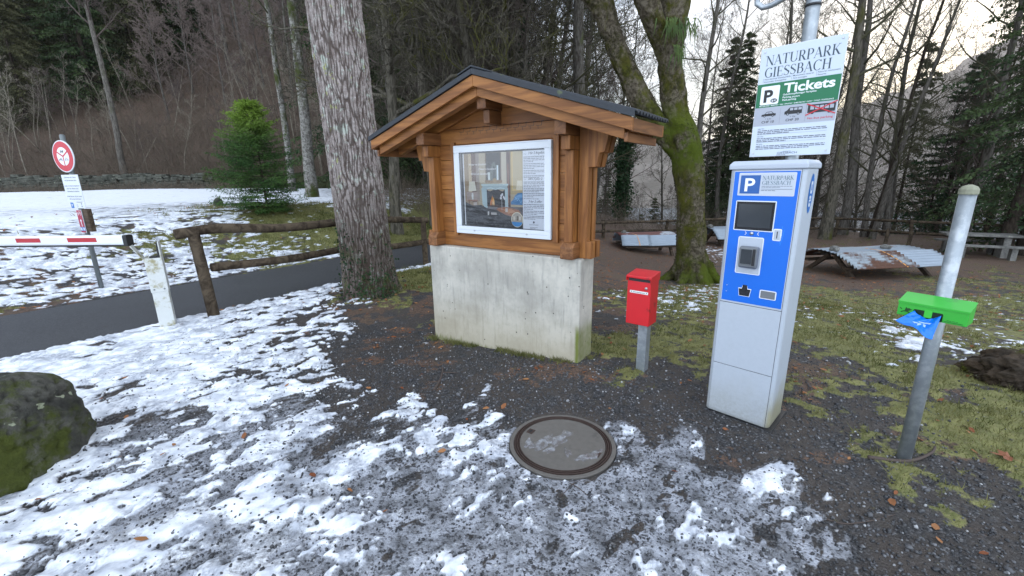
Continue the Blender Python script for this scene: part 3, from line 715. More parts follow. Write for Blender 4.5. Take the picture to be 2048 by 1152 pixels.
# ================================================================== KIOSK
def gz(u, v, z):
    d = ray(u, v); t = (z-EYE)/d[2]; return np.array([d[0]*t, d[1]*t, z])
def kiosk():
    K = thing('information_kiosk', 'wooden noticeboard kiosk with a gabled dark roof on a pale concrete plinth', 'kiosk', (-.833, 4.356, 0), -.6101)
    MB().box(0, 1.69, 0, .262, -.3, .947).build('plinth', 'concrete', K, bev=.012)
    zt = lambda a: 2.375-.321*abs(a-.845)
    # plank walls, front and back
    wm = MB()
    for b0, b1 in ((.075, .125), (.175, .225)):
        z = .949; i = 0
        while z < 2.22:
            z1 = z+.135; zc = z1+.02
            # half width where the roof underside cuts the plank
            lo, hi = .10, 1.59
            def clip(zz):
                s = max(0, (2.375-.06-zz)/.321); return max(lo, .845-s), min(hi, .845+s)
            a0, a1 = clip(z); c0, c1 = clip(min(z1, 2.3))
            if a1-a0 > .05: wm.prism([(a0, z+.0015), (a1, z+.0015), (c1, z1-.0015), (c0, z1-.0015)], b0, b1)
            z = z1
    wm.build('wall', 'wood_x', K, bev=.003)
    # crossing side walls with foot and stepped head, each side one part
    for s in (-1, 1):
        q = MB(); f = lambda a: .845+s*a
        def bx(a0, a1, b0, b1, z0, z1):
            x = sorted((f(a0), f(a1))); q.box(x[0], x[1], b0, b1, z0, z1)
        bx(.70, .772, -.02, .282, 1.082, 1.79)
        bx(.70, .775, -.085, .345, 1.792, 1.893)
        q.build('side_post', 'wood_z', K, bev=.004)
        q = MB(); x0 = f(.685); x1 = f(.80)
        x = sorted((x0, x1))
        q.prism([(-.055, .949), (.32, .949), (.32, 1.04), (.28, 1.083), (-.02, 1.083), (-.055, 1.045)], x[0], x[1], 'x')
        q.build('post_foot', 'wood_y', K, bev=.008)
        for b0, b1 in ((.07, .13), (.17, .23)):
            q = MB()
            P = [(.78, .949), (.905, .949), (.905, 1.085), (.86, 1.085), (.86, 1.66), (.925, 1.665), (.945, 1.765), (.985, 1.77), (1.015, 1.90), (1.015, 1.985), (.78, 2.05)]
            q.prism([(f(a), z) for a, z in P], b0-.004, b1+.004)
            q.build('bracket', 'wood_z', K, bev=.003)
        a0, a1 = sorted((f(.678), f(.775)))
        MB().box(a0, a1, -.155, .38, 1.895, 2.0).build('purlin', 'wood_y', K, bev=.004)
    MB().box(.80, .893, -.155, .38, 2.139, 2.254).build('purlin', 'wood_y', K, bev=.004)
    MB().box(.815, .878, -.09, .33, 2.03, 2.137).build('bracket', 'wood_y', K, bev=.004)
    def gable(b0, b1, top, bot, a_out):
        q = MB()
        for s in (-1, 1):
            f = lambda a: .845+s*a
            q.prism([(f(.0008), zt(.845)-top), (f(a_out), zt(.845+a_out)-top), (f(a_out), zt(.845+a_out)-bot), (f(.0008), zt(.845)-bot)], b0, b1)
        return q
    gable(-.25, -.222, 0, .082, 1.301).build('fascia', 'wood_x', K, bev=.003)
    gable(.41, .438, 0, .082, 1.301).build('fascia', 'wood_x', K, bev=.003)
    for b in (-.205, .03, .30): gable(b, b+.075, .022, .15, 1.235).build('rafter', 'wood_x', K, bev=.004)
    gable(-.220, .408, .002, .020, 1.28).build('soffit', 'wood_x', K)
    for s in (-1, 1):
        x0, x1 = sorted((.845+s*1.282, .845+s*1.302)); z = zt(.845+1.301)
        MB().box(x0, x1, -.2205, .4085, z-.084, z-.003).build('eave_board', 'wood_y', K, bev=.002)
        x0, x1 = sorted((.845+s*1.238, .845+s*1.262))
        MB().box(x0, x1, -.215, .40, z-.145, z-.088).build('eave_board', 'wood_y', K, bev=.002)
    # roof sheet, corrugated down the slope
    R = []; F = []; nb = 121; na = 12
    for s in (-1, 1):
        n0 = len(R)
        for i in range(na+1):
            a = 1.325*i/na
            for j in range(nb):
                b = -.262+.715*j/(nb-1); wv = .011*math.sin((b+.262)*2*math.pi/.062) if b > -.235 else .004
                R.append((.845+s*a, b, 2.392-.321*a+.004+wv+.012))
        for i in range(na):
            for j in range(nb-1):
                p = n0+i*nb+j; F.append((p, p+1, p+nb+1, p+nb))
    o = mk('roof', R, F, 'roof', K, True); m = o.modifiers.new('t', 'SOLIDIFY'); m.thickness = .012; m.offset = -1
    q = MB()
    for s in (-1, 1):
        f = lambda a: .845+s*a
        q.prism([(f(.0005), 2.378), (f(1.318), 2.378-.321*1.318), (f(1.318), 2.418-.321*1.318), (f(.0005), 2.418)], -.268, -.252)
    q.build('roof_edge_strip', 'roof', K, bev=.002)
    q = MB(); q.prism([(.70, 2.382), (.845, 2.428), (.99, 2.382), (.99, 2.392), (.845, 2.442), (.70, 2.392)], -.27, .455); q.build('ridge_cap', 'roof', K, bev=.003)
    # moss along the ridge and right slope
    r = random.Random(3); V = []; Fm = []
    for i in range(150):
        s = r.choice((-1, 1, 1)); a = abs(r.gauss(0, .4)) if s > 0 else abs(r.gauss(.15, .12)); a = min(a, 1.28); b = r.uniform(-.25, .43); rr = r.uniform(.006, .022)
        c = Vector((.845+s*a, b, 2.412-.321*a+.003)); n = len(V)
        for k in range(7):
            t = k*2*math.pi/7; V.append((c.x+rr*1.6*math.cos(t), c.y+rr*1.6*math.sin(t), c.z-.008-s*0+(-.321)*abs(0)))
        V.append((c.x, c.y, c.z+rr*.7)); Fm += [(n+k, n+(k+1) % 7, n+7) for k in range(7)]
    mk('moss', V, Fm, 'moss', K, True)['kind'] = 'stuff'
    # carved frieze
    p = Print(); x = .40
    dk = (.035, .012, .004)
    for i in range(12):
        x0 = .40+i*.075; p.line(x0, 2.0, x0+.055, 2.0, .004, dk); p.line(x0+.055, 2.0, x0+.055, 2.035, .005, dk); p.line(x0+.055, 2.035, x0+.075, 2.033, .004, dk); p.line(x0+.02, 2.0, x0+.022, 1.975, .005, dk)
    p.build('carved_frieze', K, (0, .0745, 0))
    for a0, a1 in ((.306, .352), (1.40, 1.452)): MB().box(a0, a1, .048, .0755, 1.06, 1.915).build('batten', 'wood_z', K, bev=.003)
    # display case
    q = MB(); x0, x1, z0, z1 = .356, 1.395, 1.085, 1.883; w = .064
    q.box(x0, x1, .028, .074, z1-w, z1); q.box(x0, x1, .028, .074, z0, z0+w+.006)
    q.box(x0, x0+w, .0282, .0738, z0+w+.006, z1-w); q.box(x1-w, x1, .0282, .0738, z0+w+.006, z1-w)
    D = q.build('display_case', 'alu', K, bev=.004)
    def sub(o): return o
    MB().box(x0+.063, x1-.063, .066, .073, z0+.068, z1-.063).build('backboard', 'black', D)
    g = mk('glass', [(x0+w, .038, z0+w+.006), (x1-w, .038, z0+w+.006), (x1-w, .038, z1-w), (x0+w, .038, z1-w)], [(0, 1, 2, 3)], 'glass', D)
    for a in (.58, 1.16): MB().tube([(a, .03, 1.118), (a, .022, 1.118)], [.007, .007], 14).build('lock', 'steel', D)
    for zz in (z0+.034, z1-.012): MB().box(x0+.03, x1-.03, .0268, .0282, zz, zz+.003).build('frame_groove', 'mgrey', D)
    # poster
    p = Print()
    U = lambda u: .43+(u-130)/850*.9
    W = lambda v: 1.812-(v-175)/785*.65
    def rc(u0, v0, u1, v1, c, l=2): p.rect(U(u0), U(u1), W(v1), W(v0), c, l)
    def pg(pts, c, l=3): p.poly([(U(a), W(b)) for a, b in pts], c, l)
    rc(138, 178, 772, 958, (.40, .33, .22), 1)
    rc(138, 178, 150, 958, (.7, .72, .74), 2)
    rc(152, 180, 300, 960, (.30, .22, .14)); rc(200, 180, 232, 600, (.50, .40, .25), 3); rc(235, 180, 282, 700, (.13, .07, .045), 3); rc(283, 180, 318, 690, (.28, .23, .19), 3); rc(318, 180, 392, 500, (.42, .36, .25), 3)
    for i in range(5): rc(155+i*9, 182, 158+i*9, 580, (.40, .29, .15), 4)
    rc(392, 180, 548, 490, (.02, .018, .016), 3); rc(380, 462, 560, 492, (.22, .13, .05), 4); rc(386, 180, 396, 470, (.16, .1, .05), 4); rc(543, 180, 553, 470, (.16, .1, .05), 4)
    rc(548, 180, 605, 560, (.50, .45, .34), 3); rc(605, 180, 642, 760, (.10, .045, .03), 3); rc(618, 300, 624, 700, (.35, .14, .06), 4)
    rc(642, 180, 762, 610, (.40, .30, .14), 3); rc(655, 182, 668, 570, (.60, .45, .18), 4); rc(668, 182, 760, 560, (.48, .40, .24), 4); rc(660, 556, 762, 572, (.62, .47, .2), 5)
    pg([(430, 470), (440, 360), (455, 300), (478, 270), (498, 310), (505, 470)], (.10, .13, .11), 4); pg([(462, 470), (468, 340), (480, 300), (490, 350), (494, 470)], (.03, .035, .03), 5)
    rc(412, 380, 436, 462, (.55, .60, .58), 5); rc(505, 310, 524, 462, (.60, .68, .70), 5); p.disc(U(483), W(465), .022, .018, (.30, .2, .08), 6)
    # mantelpiece
    rc(338, 502, 622, 522, (.50, .60, .60), 4); rc(350, 522, 612, 560, (.36, .46, .48), 4); pg([(338, 545), (400, 545), (402, 775), (385, 775), (345, 720)], (.40, .52, .54), 4); rc(585, 545, 618, 748, (.42, .54, .56), 4)
    pg([(395, 560)]+[(395+i*19, 566+14*math.sin(i*.9)) for i in range(1, 10)]+[(586, 560), (586, 740), (398, 740)], (.018, .016, .015), 5)
    pg([(400, 548), (440, 538), (490, 556), (540, 538), (586, 548), (586, 556), (540, 548), (490, 566), (440, 548), (400, 558)], (.56, .66, .66), 6)
    for dx, h_, c in ((0, 110, (.75, .30, .07)), (14, 90, (.9, .55, .2)), (-12, 70, (.6, .2, .05)), (6, 60, (.95, .8, .5))): pg([(450+dx-9, 730), (450+dx-4, 730-h_*.6), (450+dx+5, 730-h_), (450+dx+12, 730-h_*.5), (450+dx+14, 730)], c, 7)
    rc(405, 722, 520, 742, (.09, .05, .04), 7)
    # lamps, side table, armchair
    pg([(205, 475), (268, 475), (282, 578), (192, 582)], (.62, .60, .50), 5); rc(228, 600, 246, 672, (.55, .58, .55), 5); rc(170, 590, 292, 690, (.33, .26, .22), 4); rc(180, 674, 296, 690, (.28, .14, .08), 6)
    p.disc(U(237), W(630), .012, .02, (.6, .62, .6), 6); rc(190, 690, 200, 740, (.16, .08, .05), 5); rc(245, 700, 285, 735, (.45, .38, .34), 5)
    pg([(712, 470), (762, 470), (762, 566), (700, 564)], (.66, .60, .46), 6)
    pg([(645, 690), (668, 665), (690, 620), (715, 597), (762, 592), (762, 718), (648, 716)], (.05, .18, .36), 5); pg([(672, 680), (700, 630), (730, 610), (762, 606), (762, 640), (700, 660)], (.12, .30, .52), 6)
    for i in range(7): p.disc(U(690+i*11), W(640+9*(i % 3)+6*i), .006, .006, (.22, .42, .62), 7)
    # floor, table, dark sofa
    rc(300, 740, 770, 830, (.10, .09, .09), 3); pg([(478, 760), (600, 742), (720, 770), (745, 800), (650, 840), (560, 820)], (.34, .15, .08), 4); pg([(560, 770), (650, 762), (690, 790), (620, 815)], (.50, .26, .14), 5)
    pg([(152, 700), (240, 740), (330, 728), (390, 760), (520, 790), (600, 830), (700, 850), (762, 880), (762, 958), (152, 958)], (.035, .036, .038), 6)
    rr = random.Random(5)
    for i in range(90):
        a, b = rr.uniform(180, 640), rr.uniform(750, 945)
        if b < 745+(a-180)*.17: continue
        g_ = rr.choice((.02, .05, .07, .09, .11)); pg([(a, b), (a+rr.uniform(20, 60), b+rr.uniform(-6, 22)), (a+rr.uniform(5, 40), b+rr.uniform(12, 34))], (g_, g_, g_*1.05), 7+i % 3)
    rc(400, 745, 508, 768, (.16, .15, .15), 8); rc(438, 806, 498, 832, (.42, .40, .38), 10); rc(402, 798, 418, 836, (.6, .6, .58), 10); rc(590, 755, 615, 796, (.55, .52, .48), 10)
    rc(553, 640, 557, 780, (.5, .5, .5), 9)
    for a, b in ((550, 625), (562, 612), (575, 640), (585, 655), (545, 650)): p.disc(U(a), W(b), .010, .012, (.66, .66, .68), 10, 10)
    p.disc(U(708), W(872), .063, .066, (.72, .68, .50), 11); p.disc(U(708), W(872), .057, .060, (.38, .34, .28), 12); p.poly([(U(708)+.057*math.cos(rad(t)), W(890)+.046*math.sin(rad(t))) for t in range(185, 360, 12)], (.05, .25, .55), 13); rc(672, 838, 690, 880, (.6, .55, .45), 13); rc(705, 830, 722, 880, (.16, .13, .1), 13); rc(730, 838, 744, 875, (.62, .58, .5), 13)
    # words
    wh = (.85, .86, .88)
    for t, a, b, wd in (('Winter im Giessbach', 212, 306, 190), ("L'hiver à Giessbach", 312, 356, 190), ('Winter at Giessbach', 232, 405, 188)):
        p.text(t, U(a), W(b), .019, wh, 14, wd/850*.9, 0, .35)
    rc(768, 178, 976, 962, (.70, .73, .78), 12); dk = (.06, .065, .09); gy_ = (.16, .17, .2)
    for v, a, b, x in ((215, 'Winter', '3 für 2 Angebot', 800), (465, 'Hiver', 'offre 3 pour 2', 800), (690, 'Winter', '3 for 2 offer', 800)):
        p.text(a, U(776), W(v), .009, gy_, 14, .032, 0, .3); p.text(b, U(820), W(v), .020, dk, 14, (150 if v < 300 else 130)/850*.9, .01, .35)
    for v, n in ((245, 4), (310, 4), (375, 3), (430, 2), (490, 4), (555, 3), (605, 3), (655, 1), (715, 4), (780, 3), (830, 3)):
        p.lines(U(776), W(v), .205, n, .0125, .008, gy_, 14, v)
    for v in (235, 305, 370, 420, 480, 597, 707, 825): p.line(U(776), W(v), U(968), W(v), .0014, gy_, 14)
    p.disc(U(872), W(890), .009, .010, dk, 14, 10); p.text('Grandhotel Giessbach', U(872), W(920), .009, dk, 14, .09, 0, .2, True); p.lines(U(836), W(945), .08, 2, .008, .005, gy_, 14, 4)
    p.build('poster', D, (0, .0635, 0))
kiosk()

# ================================================================== PARKING MACHINE
MYAW = -.7933
def tick():
    T = thing('parking_ticket_machine', 'tall light grey parking ticket machine with a bright blue front panel', 'ticket machine', (1.3425, 2.7219, 0), MYAW)
    W_, D_ = .40, .31; BM = m_body()
    # body with rounded front corners
    P = []
    r = .035
    for cx, cy, a in ((W_-r, r, -90), (W_-r, D_-r, 0), (r, D_-r, 90), (r, r, 180)): P += [(cx+r*math.cos(rad(a+90*i/5)), cy+r*math.sin(rad(a+90*i/5))) for i in range(6)]
    MB().prism(P, .012, 1.62, 'z').build('body', BM, T, bev=.003)
    q = MB(); q.box(-.02, W_+.025, -.025, D_+.02, -.05, .012); q.build('base_plate', 'black', T, bev=.004)
    # cap, sloping up from a lip
    q = MB(); e = .006
    V = []
    def ring(i, z): return [(-e+i, -e+i, z), (W_+e-i, -e+i, z), (W_+e-i, D_+e-i, z), (-e+i, D_+e-i, z)]
    V = ring(0, 1.621)+ring(0, 1.650)+ring(.016, 1.670)
    q.add(V, [(3, 2, 1, 0), (8, 9, 10, 11)]+[(k*4+i, k*4+(i+1) % 4, k*4+4+(i+1) % 4, k*4+4+i) for k in (0, 1) for i in range(4)])
    q.build('cap', 'mgrey', T, bev=.006)
    # doors on the front
    o = MB().box(.027, .378, -.006, .003, .373, .795).build('upper_door', BM, T, bev=.0015)
    o = MB().box(.027, .378, -.006, .003, .018, .369).build('lower_door', BM, T, bev=.0015)
    MB().box(.0255, .3795, -.0018, .002, .016, 1.617).build('seam', 'seam', T)
    PN = MB().box(.027, .378, -.006, .003, .799, 1.615).build('front_panel', 'mgrey', T, bev=.0015)
    p = Print(); bl = (.004, .13, .60); gy = (.55, .58, .63); wh = (.72, .75, .80)
    p.rect(.033, .3745, .811, 1.609, bl, 1)
    # heading plate
    p.rrect(.059, .358, 1.470, 1.602, .006, gy, 2); p.rrect(.064, .353, 1.475, 1.597, .004, (.50, .54, .60), 3)
    p.rect(.070, .178, 1.482, 1.588, (.02, .10, .33), 4)
    p.text('P', .096, 1.497, .076, (.80, .83, .86), 5, .055, .02)
    p.serif('NATURPARK', .188, 1.561, .023, (.10, .17, .20), 5, .158); p.serif('GIESSBACH', .188, 1.533, .023, (.10, .17, .20), 5, .146)
    p.lines(.188, 1.524, .155, 2, .006, .004, (.15, .18, .22), 5, 2)
    p.line(.188, 1.509, .346, 1.509, .002, (.08, .1, .14), 5); p.lines(.188, 1.499, .15, 1, .006, .005, (.15, .18, .22), 5, 3)
    # outlines of the fittings
    p.rrect(.058, .278, 1.262, 1.441, .006, wh, 2)
    for s, x in ((1, .128), (-1, .205)):
        p.line(x, 1.257, x+s*.008, 1.247, .003, wh, 3); p.line(x+s*.008, 1.247, x, 1.237, .003, wh, 3)
    p.rrect(.279, .324, 1.214, 1.284, .008, wh, 2)
    p.rrect(.095, .237, .996, 1.226, .010, wh, 2)
    p.poly([(.127, .905), (.146, .905), (.150, .92), (.178, .92), (.182, .905), (.203, .905), (.196, .853), (.134, .853)], wh, 2)
    p.rrect(.250, .341, .857, .912, .008, wh, 2)
    p.disc(.066, .876, .003, .003, (.05, .25, .6), 3, 12); p.disc(.066, .915, .003, .003, (.05, .25, .6), 3, 12)
    for pts in (((.322, 1.30), (.326, 1.25), (.318, 1.20)), ((.334, 1.28), (.331, 1.235), (.322, 1.19))):
        for a, b in zip(pts, pts[1:]): p.line(*a, *b, .003, (.02, .22, .72), 2)
    p.build('printed_film', PN, (0, -.0062, 0))
    s = MB().box(.064, .272, -.0105, -.006, 1.268, 1.435).build('screen', 'blackgloss', T, bev=.001)
    MB().box(.078, .258, -.0112, -.0104, 1.284, 1.421).build('display', 'screen', s)
    MB().tube([(.166, -.007, 1.247), (.166, -.016, 1.247)], [.011, .009], 20).build('button', 'steel', T, True)
    c = MB().box(.285, .318, -.0095, -.006, 1.220, 1.278).build('coin_slot', 'mgrey', T, bev=.002)
    MB().box(.299, .304, -.0102, -.0094, 1.229, 1.269).build('slot', 'black', c)
    MB().box(.100, .232, -.0095, -.006, 1.001, 1.221).build('reader_plate', 'mgrey', T, bev=.003)
    rd = MB().prism([(-.0095, 1.040), (-.0095, 1.165), (-.030, 1.172), (-.055, 1.166), (-.047, 1.048), (-.028, 1.036)], .121, .222, 'x').build('card_reader', 'rdgrey', T, bev=.006)
    q = MB(); q.add([(.133, -.0545, 1.066), (.193, -.0545, 1.066), (.193, -.0562, 1.155), (.133, -.0562, 1.155)], [(0, 1, 2, 3)]); q.build('display', 'screen', rd)
    MB().box(.198, .212, -.058, -.05, 1.06, 1.16).build('card_slot', 'black', rd, bev=.002)
    q = MB(); q.prism([(.131, .900), (.149, .900), (.153, .926), (.176, .926), (.180, .900), (.199, .900), (.193, .857), (.137, .857)], -.0098, -.0066); q.build('ticket_tray', 'blackgloss', T)
    MB().box(.256, .335, -.0098, -.006, .862, .907).build('coin_return', 'rdgrey', T, bev=.002)
    for x_, z_ in ((.058, .87), (.058, .91)): MB().tube([(x_, -.0065, z_), (x_, -.009, z_)], [.003, .003], 10).build('rivet', 'steel', T)
    # oval mark on the side
    p = Print(); cx, cz = .165, 1.48
    p.disc(cx, cz, .052, .112, (.005, .13, .45), 1, 40)
    w_ = (.62, .66, .7)
    p.rrect(cx-.022, cx+.022, cz+.000, cz+.070, .01, w_, 2); p.rrect(cx-.009, cx+.009, cz+.018, cz+.052, .006, (.005, .13, .45), 3)
    p.rrect(cx-.022, cx+.022, cz-.075, cz-.012, .01, w_, 2); p.rect(cx-.010, cx+.022, cz-.055, cz-.044, (.005, .13, .45), 3); p.rect(cx-.022, cx+.006, cz-.034, cz-.028, (.005, .13, .45), 3)
    o = p.build('side_mark', T); o.rotation_euler = (0, 0, math.pi/2); o.location = (W_+.0008, 0, 0)
tick()

# ================================================================== TARIFF SIGN ON ITS POLE
def tariff():
    S = thing('tariff_sign', 'white and green parking tickets sign on a grey pole behind the ticket machine', 'sign', (1.3425, 2.7219, 0), MYAW)
    MB().tube([(.225, .395, -.1), (.225, .395, 3.3)], [.038, .038], 28).build('pole', 'galv', S, True)
    MB().tube([(.225, .395, 2.535), (.225, .395, 2.548)], [.042, .042], 28).build('clamp', 'black', S, True)
    P = [(.225, .40, 2.66), (.16, .40, 2.655), (.0, .40, 2.60), (-.05, .40, 2.60), (-.085, .40, 2.63), (-.09, .40, 2.68), (-.07, .40, 2.73), (.0, .4, 2.76), (.2, .4, 2.80)]
    MB().tube(P, [.017]*len(P), 14).build('bracket', 'galv', S, True)
    for z in (1.80, 2.25): MB().box(.06, .38, .338, .357, z, z+.03).build('rail', 'galv_dull', S)
    B = MB().box(-.005, .432, .330, .3365, 1.702, 2.343).build('sign_board', 'alu', S, bev=.002)
    p = Print(); X0 = -.002; Wd = .431; ht = .637; Z = lambda f: 2.340-ht*f; Xf = lambda f: X0+Wd*f
    p.rect(X0, X0+Wd, 1.705, 2.340, (.54, .60, .68), 1)
    ink = (.035, .06, .085)
    p.serif('NATURPARK', Xf(.07), Z(.155), .056, ink, 2, Wd*.88); p.serif('GIESSBACH', Xf(.07), Z(.262), .056, ink, 2, Wd*.80)
    for x, t1, t2, w_ in ((.07, 'Naturdenkmal Giessbachfälle', 'Kantonales Schutzgebiet', .33), (.43, 'Monument naturel', 'Aire protégée', .24), (.72, 'Natural monument', 'Reserve', .25)):
        p.text(t1, Xf(x+.01), Z(.284), .0095, ink, 2, Wd*w_, .004); p.text(t2, Xf(x+.01), Z(.306), .0095, ink, 2, Wd*w_*(.85 if x < .1 else .7 if x < .5 else .38), .004); p.line(Xf(x-.005), Z(.268), Xf(x-.005), Z(.308), .0012, ink, 2)
    gr = (.005, .14, .055)
    p.rect(X0, X0+Wd, Z(.535), Z(.318), gr, 2); wh = (.78, .80, .82)
    p.rrect(Xf(.055), Xf(.295), Z(.510), Z(.342), .008, wh, 3); p.text('P', Xf(.10), Z(.485), .070, (.01, .01, .012), 4, .050, .035)
    p.disc(Xf(.235), Z(.478), .019, .012, (.01, .01, .012), 4, 16); p.text('$€', Xf(.205), Z(.487), .012, wh, 5, .028)
    p.text('Tickets', Xf(.345), Z(.416), .052, wh, 3, Wd*.60, .028)
    for t, f, w_ in (('Gebührenpflichtiger Parkplatz', .443, .40), ('Parking payant', .468, .21), ('Paid parking', .492, .17)): p.text(t, Xf(.345), Z(f), .0105, wh, 3, Wd*w_, .008)
    p.text('MASTERCARD • MAESTRO • VISA • APPLE PAY • SAMSUNG PAY • G-PAY • TWINT • POSTFINANCE', Xf(.055), Z(.526), .0072, wh, 3, Wd*.90, .006)
    p.rect(X0, X0+Wd, Z(.708), Z(.535), (.36, .38, .43), 2)
    for f in (.34, .655): p.line(Xf(f), Z(.695), Xf(f), Z(.555), .0012, (.2, .2, .24), 3)
    bk = (.012, .012, .015)
    def car(cx, cz, w_, h_):
        p.poly([(cx-w_*.5, cz), (cx-w_*.5, cz+h_*.4), (cx-w_*.3, cz+h_*.5), (cx-w_*.14, cz+h_), (cx+w_*.2, cz+h_), (cx+w_*.36, cz+h_*.55), (cx+w_*.5, cz+h_*.5), (cx+w_*.5, cz)], bk, 3)
        p.poly([(cx-w_*.24, cz+h_*.55), (cx-w_*.12, cz+h_*.88), (cx+w_*.17, cz+h_*.88), (cx+w_*.29, cz+h_*.57)], (.36, .38, .43), 4); p.line(cx+.001, cz+h_*.5, cx+.001, cz+h_*.9, .002, bk, 5)
        for s in (-.28, .3): p.disc(cx+w_*s, cz, h_*.24, h_*.24, bk, 4, 14); p.disc(cx+w_*s, cz, h_*.11, h_*.11, (.36, .38, .43), 5, 10)
    car(Xf(.19), Z(.618), .080, .026)
    cx, cz = Xf(.50), Z(.618)
    p.poly([(cx-.046, cz), (cx-.046, cz+.016), (cx-.034, cz+.022), (cx-.020, cz+.038), (cx+.046, cz+.038), (cx+.046, cz)], bk, 3)
    for a in (-.018, .004, .026): p.rect(cx+a, cx+a+.017, cz+.021, cz+.034, (.36, .38, .43), 4)
    for s in (-.028, .028): p.disc(cx+s, cz, .0075, .0075, bk, 4, 14); p.disc(cx+s, cz, .0035, .0035, (.36, .38, .43), 5, 10)
    cx, cz = Xf(.83), Z(.625)
    p.rrect(cx-.068, cx+.068, cz, cz+.046, .004, bk, 3)
    for i in range(5): p.rect(cx-.055+i*.024, cx-.036+i*.024, cz+.018, cz+.038, (.36, .38, .43), 4)
    for s in (-.042, .04): p.disc(cx+s, cz, .008, .008, bk, 4, 14)
    rd = (.50, .015, .03)
    p.line(cx-.075, cz-.012, cx+.075, cz+.055, .006, rd, 6); p.line(cx-.075, cz+.052, cx+.072, cz-.014, .006, rd, 7)
    p.text('< 3,5t', Xf(.19), Z(.650), .009, bk, 3, .035, 0, 0, True); p.text('< 15t', Xf(.50), Z(.648), .009, bk, 3, .030, 0, 0, True)
    p.text('CHF 10', Xf(.19), Z(.682), .014, bk, 3, .070, .012, 0, True); p.text('CHF 20', Xf(.50), Z(.680), .014, bk, 3, .070, .012, 0, True); p.text('No bus parking', Xf(.83), Z(.680), .012, rd, 3, .125, .01, 0, True)
    for i, (f, a) in enumerate(((.738, 'Lieber Gast'), (.812, 'Cher hôte'), (.884, 'Dear guest'))):
        p.text(a, Xf(.07), Z(f), .0065, ink, 3, .036, .01); p.lines(Xf(.07), Z(f+.018), Wd*.86, 3, .0092, .0068, (.09, .1, .13), 3, i+40)
        if i < 2: p.line(Xf(.07), Z(f+.052), Xf(.93), Z(f+.052), .001, (.15, .17, .2), 3)
    p.text('GRANDHOTEL', Xf(.49), Z(.962), .005, ink, 3, .045, 0, 0, True); p.text('GIESSBACH', Xf(.49), Z(.981), .012, ink, 3, .108, .0, 0, True); p.lines(Xf(.36), Z(.993), .1, 1, .01, .005, (.1, .1, .13), 3, 8)
    p.build('printed_face', B, (0, .3297, 0))
    for x in (.018, .410):
        for z in (1.724, 2.322): MB().tube([(x, .3285, z), (x, .3235, z)], [.006, .004], 12).build('bolt', 'steel', B)
tariff()

# ================================================================== RED DONATION BOX
def redbox():
    T = thing('donation_box', 'red metal post box with a slot and grey channel post beside the kiosk', 'letter box', (1.06, 3.27, 0), -.69)
    q = MB(); w, d = .036, .04
    q.box(-w, w, -d, -d+.006, -.05, .60); q.box(-w, -w+.006, -d+.006, d, -.05, .60); q.box(w-.006, w, -d+.006, d, -.05, .60)
    P = q.build('post', 'galv', T, bev=.001)
    MB().tube([(0.0, -d-.001, .05), (0.0, -d-.004, .05)], [.004, .004], 10).build('screw', 'black', P)
    B = MB().box(-.095, .09, -.155, .0, .478, .845).build('box', 'red', T, bev=.005)
    L_ = MB().prism([(-.168, .845), (.006, .860), (.006, .886), (-.168, .866)], -.101, .096, 'x').build('lid', 'red', T, bev=.004)
    q = MB(); q.box(-.101, -.097, -.172, .0, .822, .862); q.box(.092, .096, -.172, .0, .822, .862); q.build('lid_side', 'red', L_, bev=.001)
    MB().box(-.085, .082, -.1575, -.1548, .822, .842).build('slot', 'black', T)
    MB().tube([(.055, -.155, .775), (.055, -.162, .775)], [.0115, .010], 20).build('lock', 'steel', T, True)
    p = Print(); p.rrect(-.072, .072, .728, .748, .003, (.72, .72, .70), 1); p.text('Naturparkspende', 0, .734, .0085, (.02, .02, .02), 2, .095, .008, 0, True); p.disc(-.06, .738, .004, .004, (.02, .02, .02), 2, 10); p.disc(.06, .738, .004, .004, (.02, .02, .02), 2, 10)
    p.build('name_strip', T, (0, -.1556, 0))
    V = []; r = random.Random(2); n = 18
    for z, rr in ((-.03, .16), (.012, .135), (.022, .07)):
        for i in range(n): a = i*2*math.pi/n; k = rr*r.uniform(.88, 1.12); V.append((k*math.cos(a), k*math.sin(a), z+r.uniform(-.004, .004)))
    F = [(j*n+i, j*n+(i+1) % n, (j+1)*n+(i+1) % n, (j+1)*n+i) for j in (0, 1) for i in range(n)]+[tuple(2*n+i for i in range(n))]
    mk('footing', V, F, 'stone', T, True)
redbox()

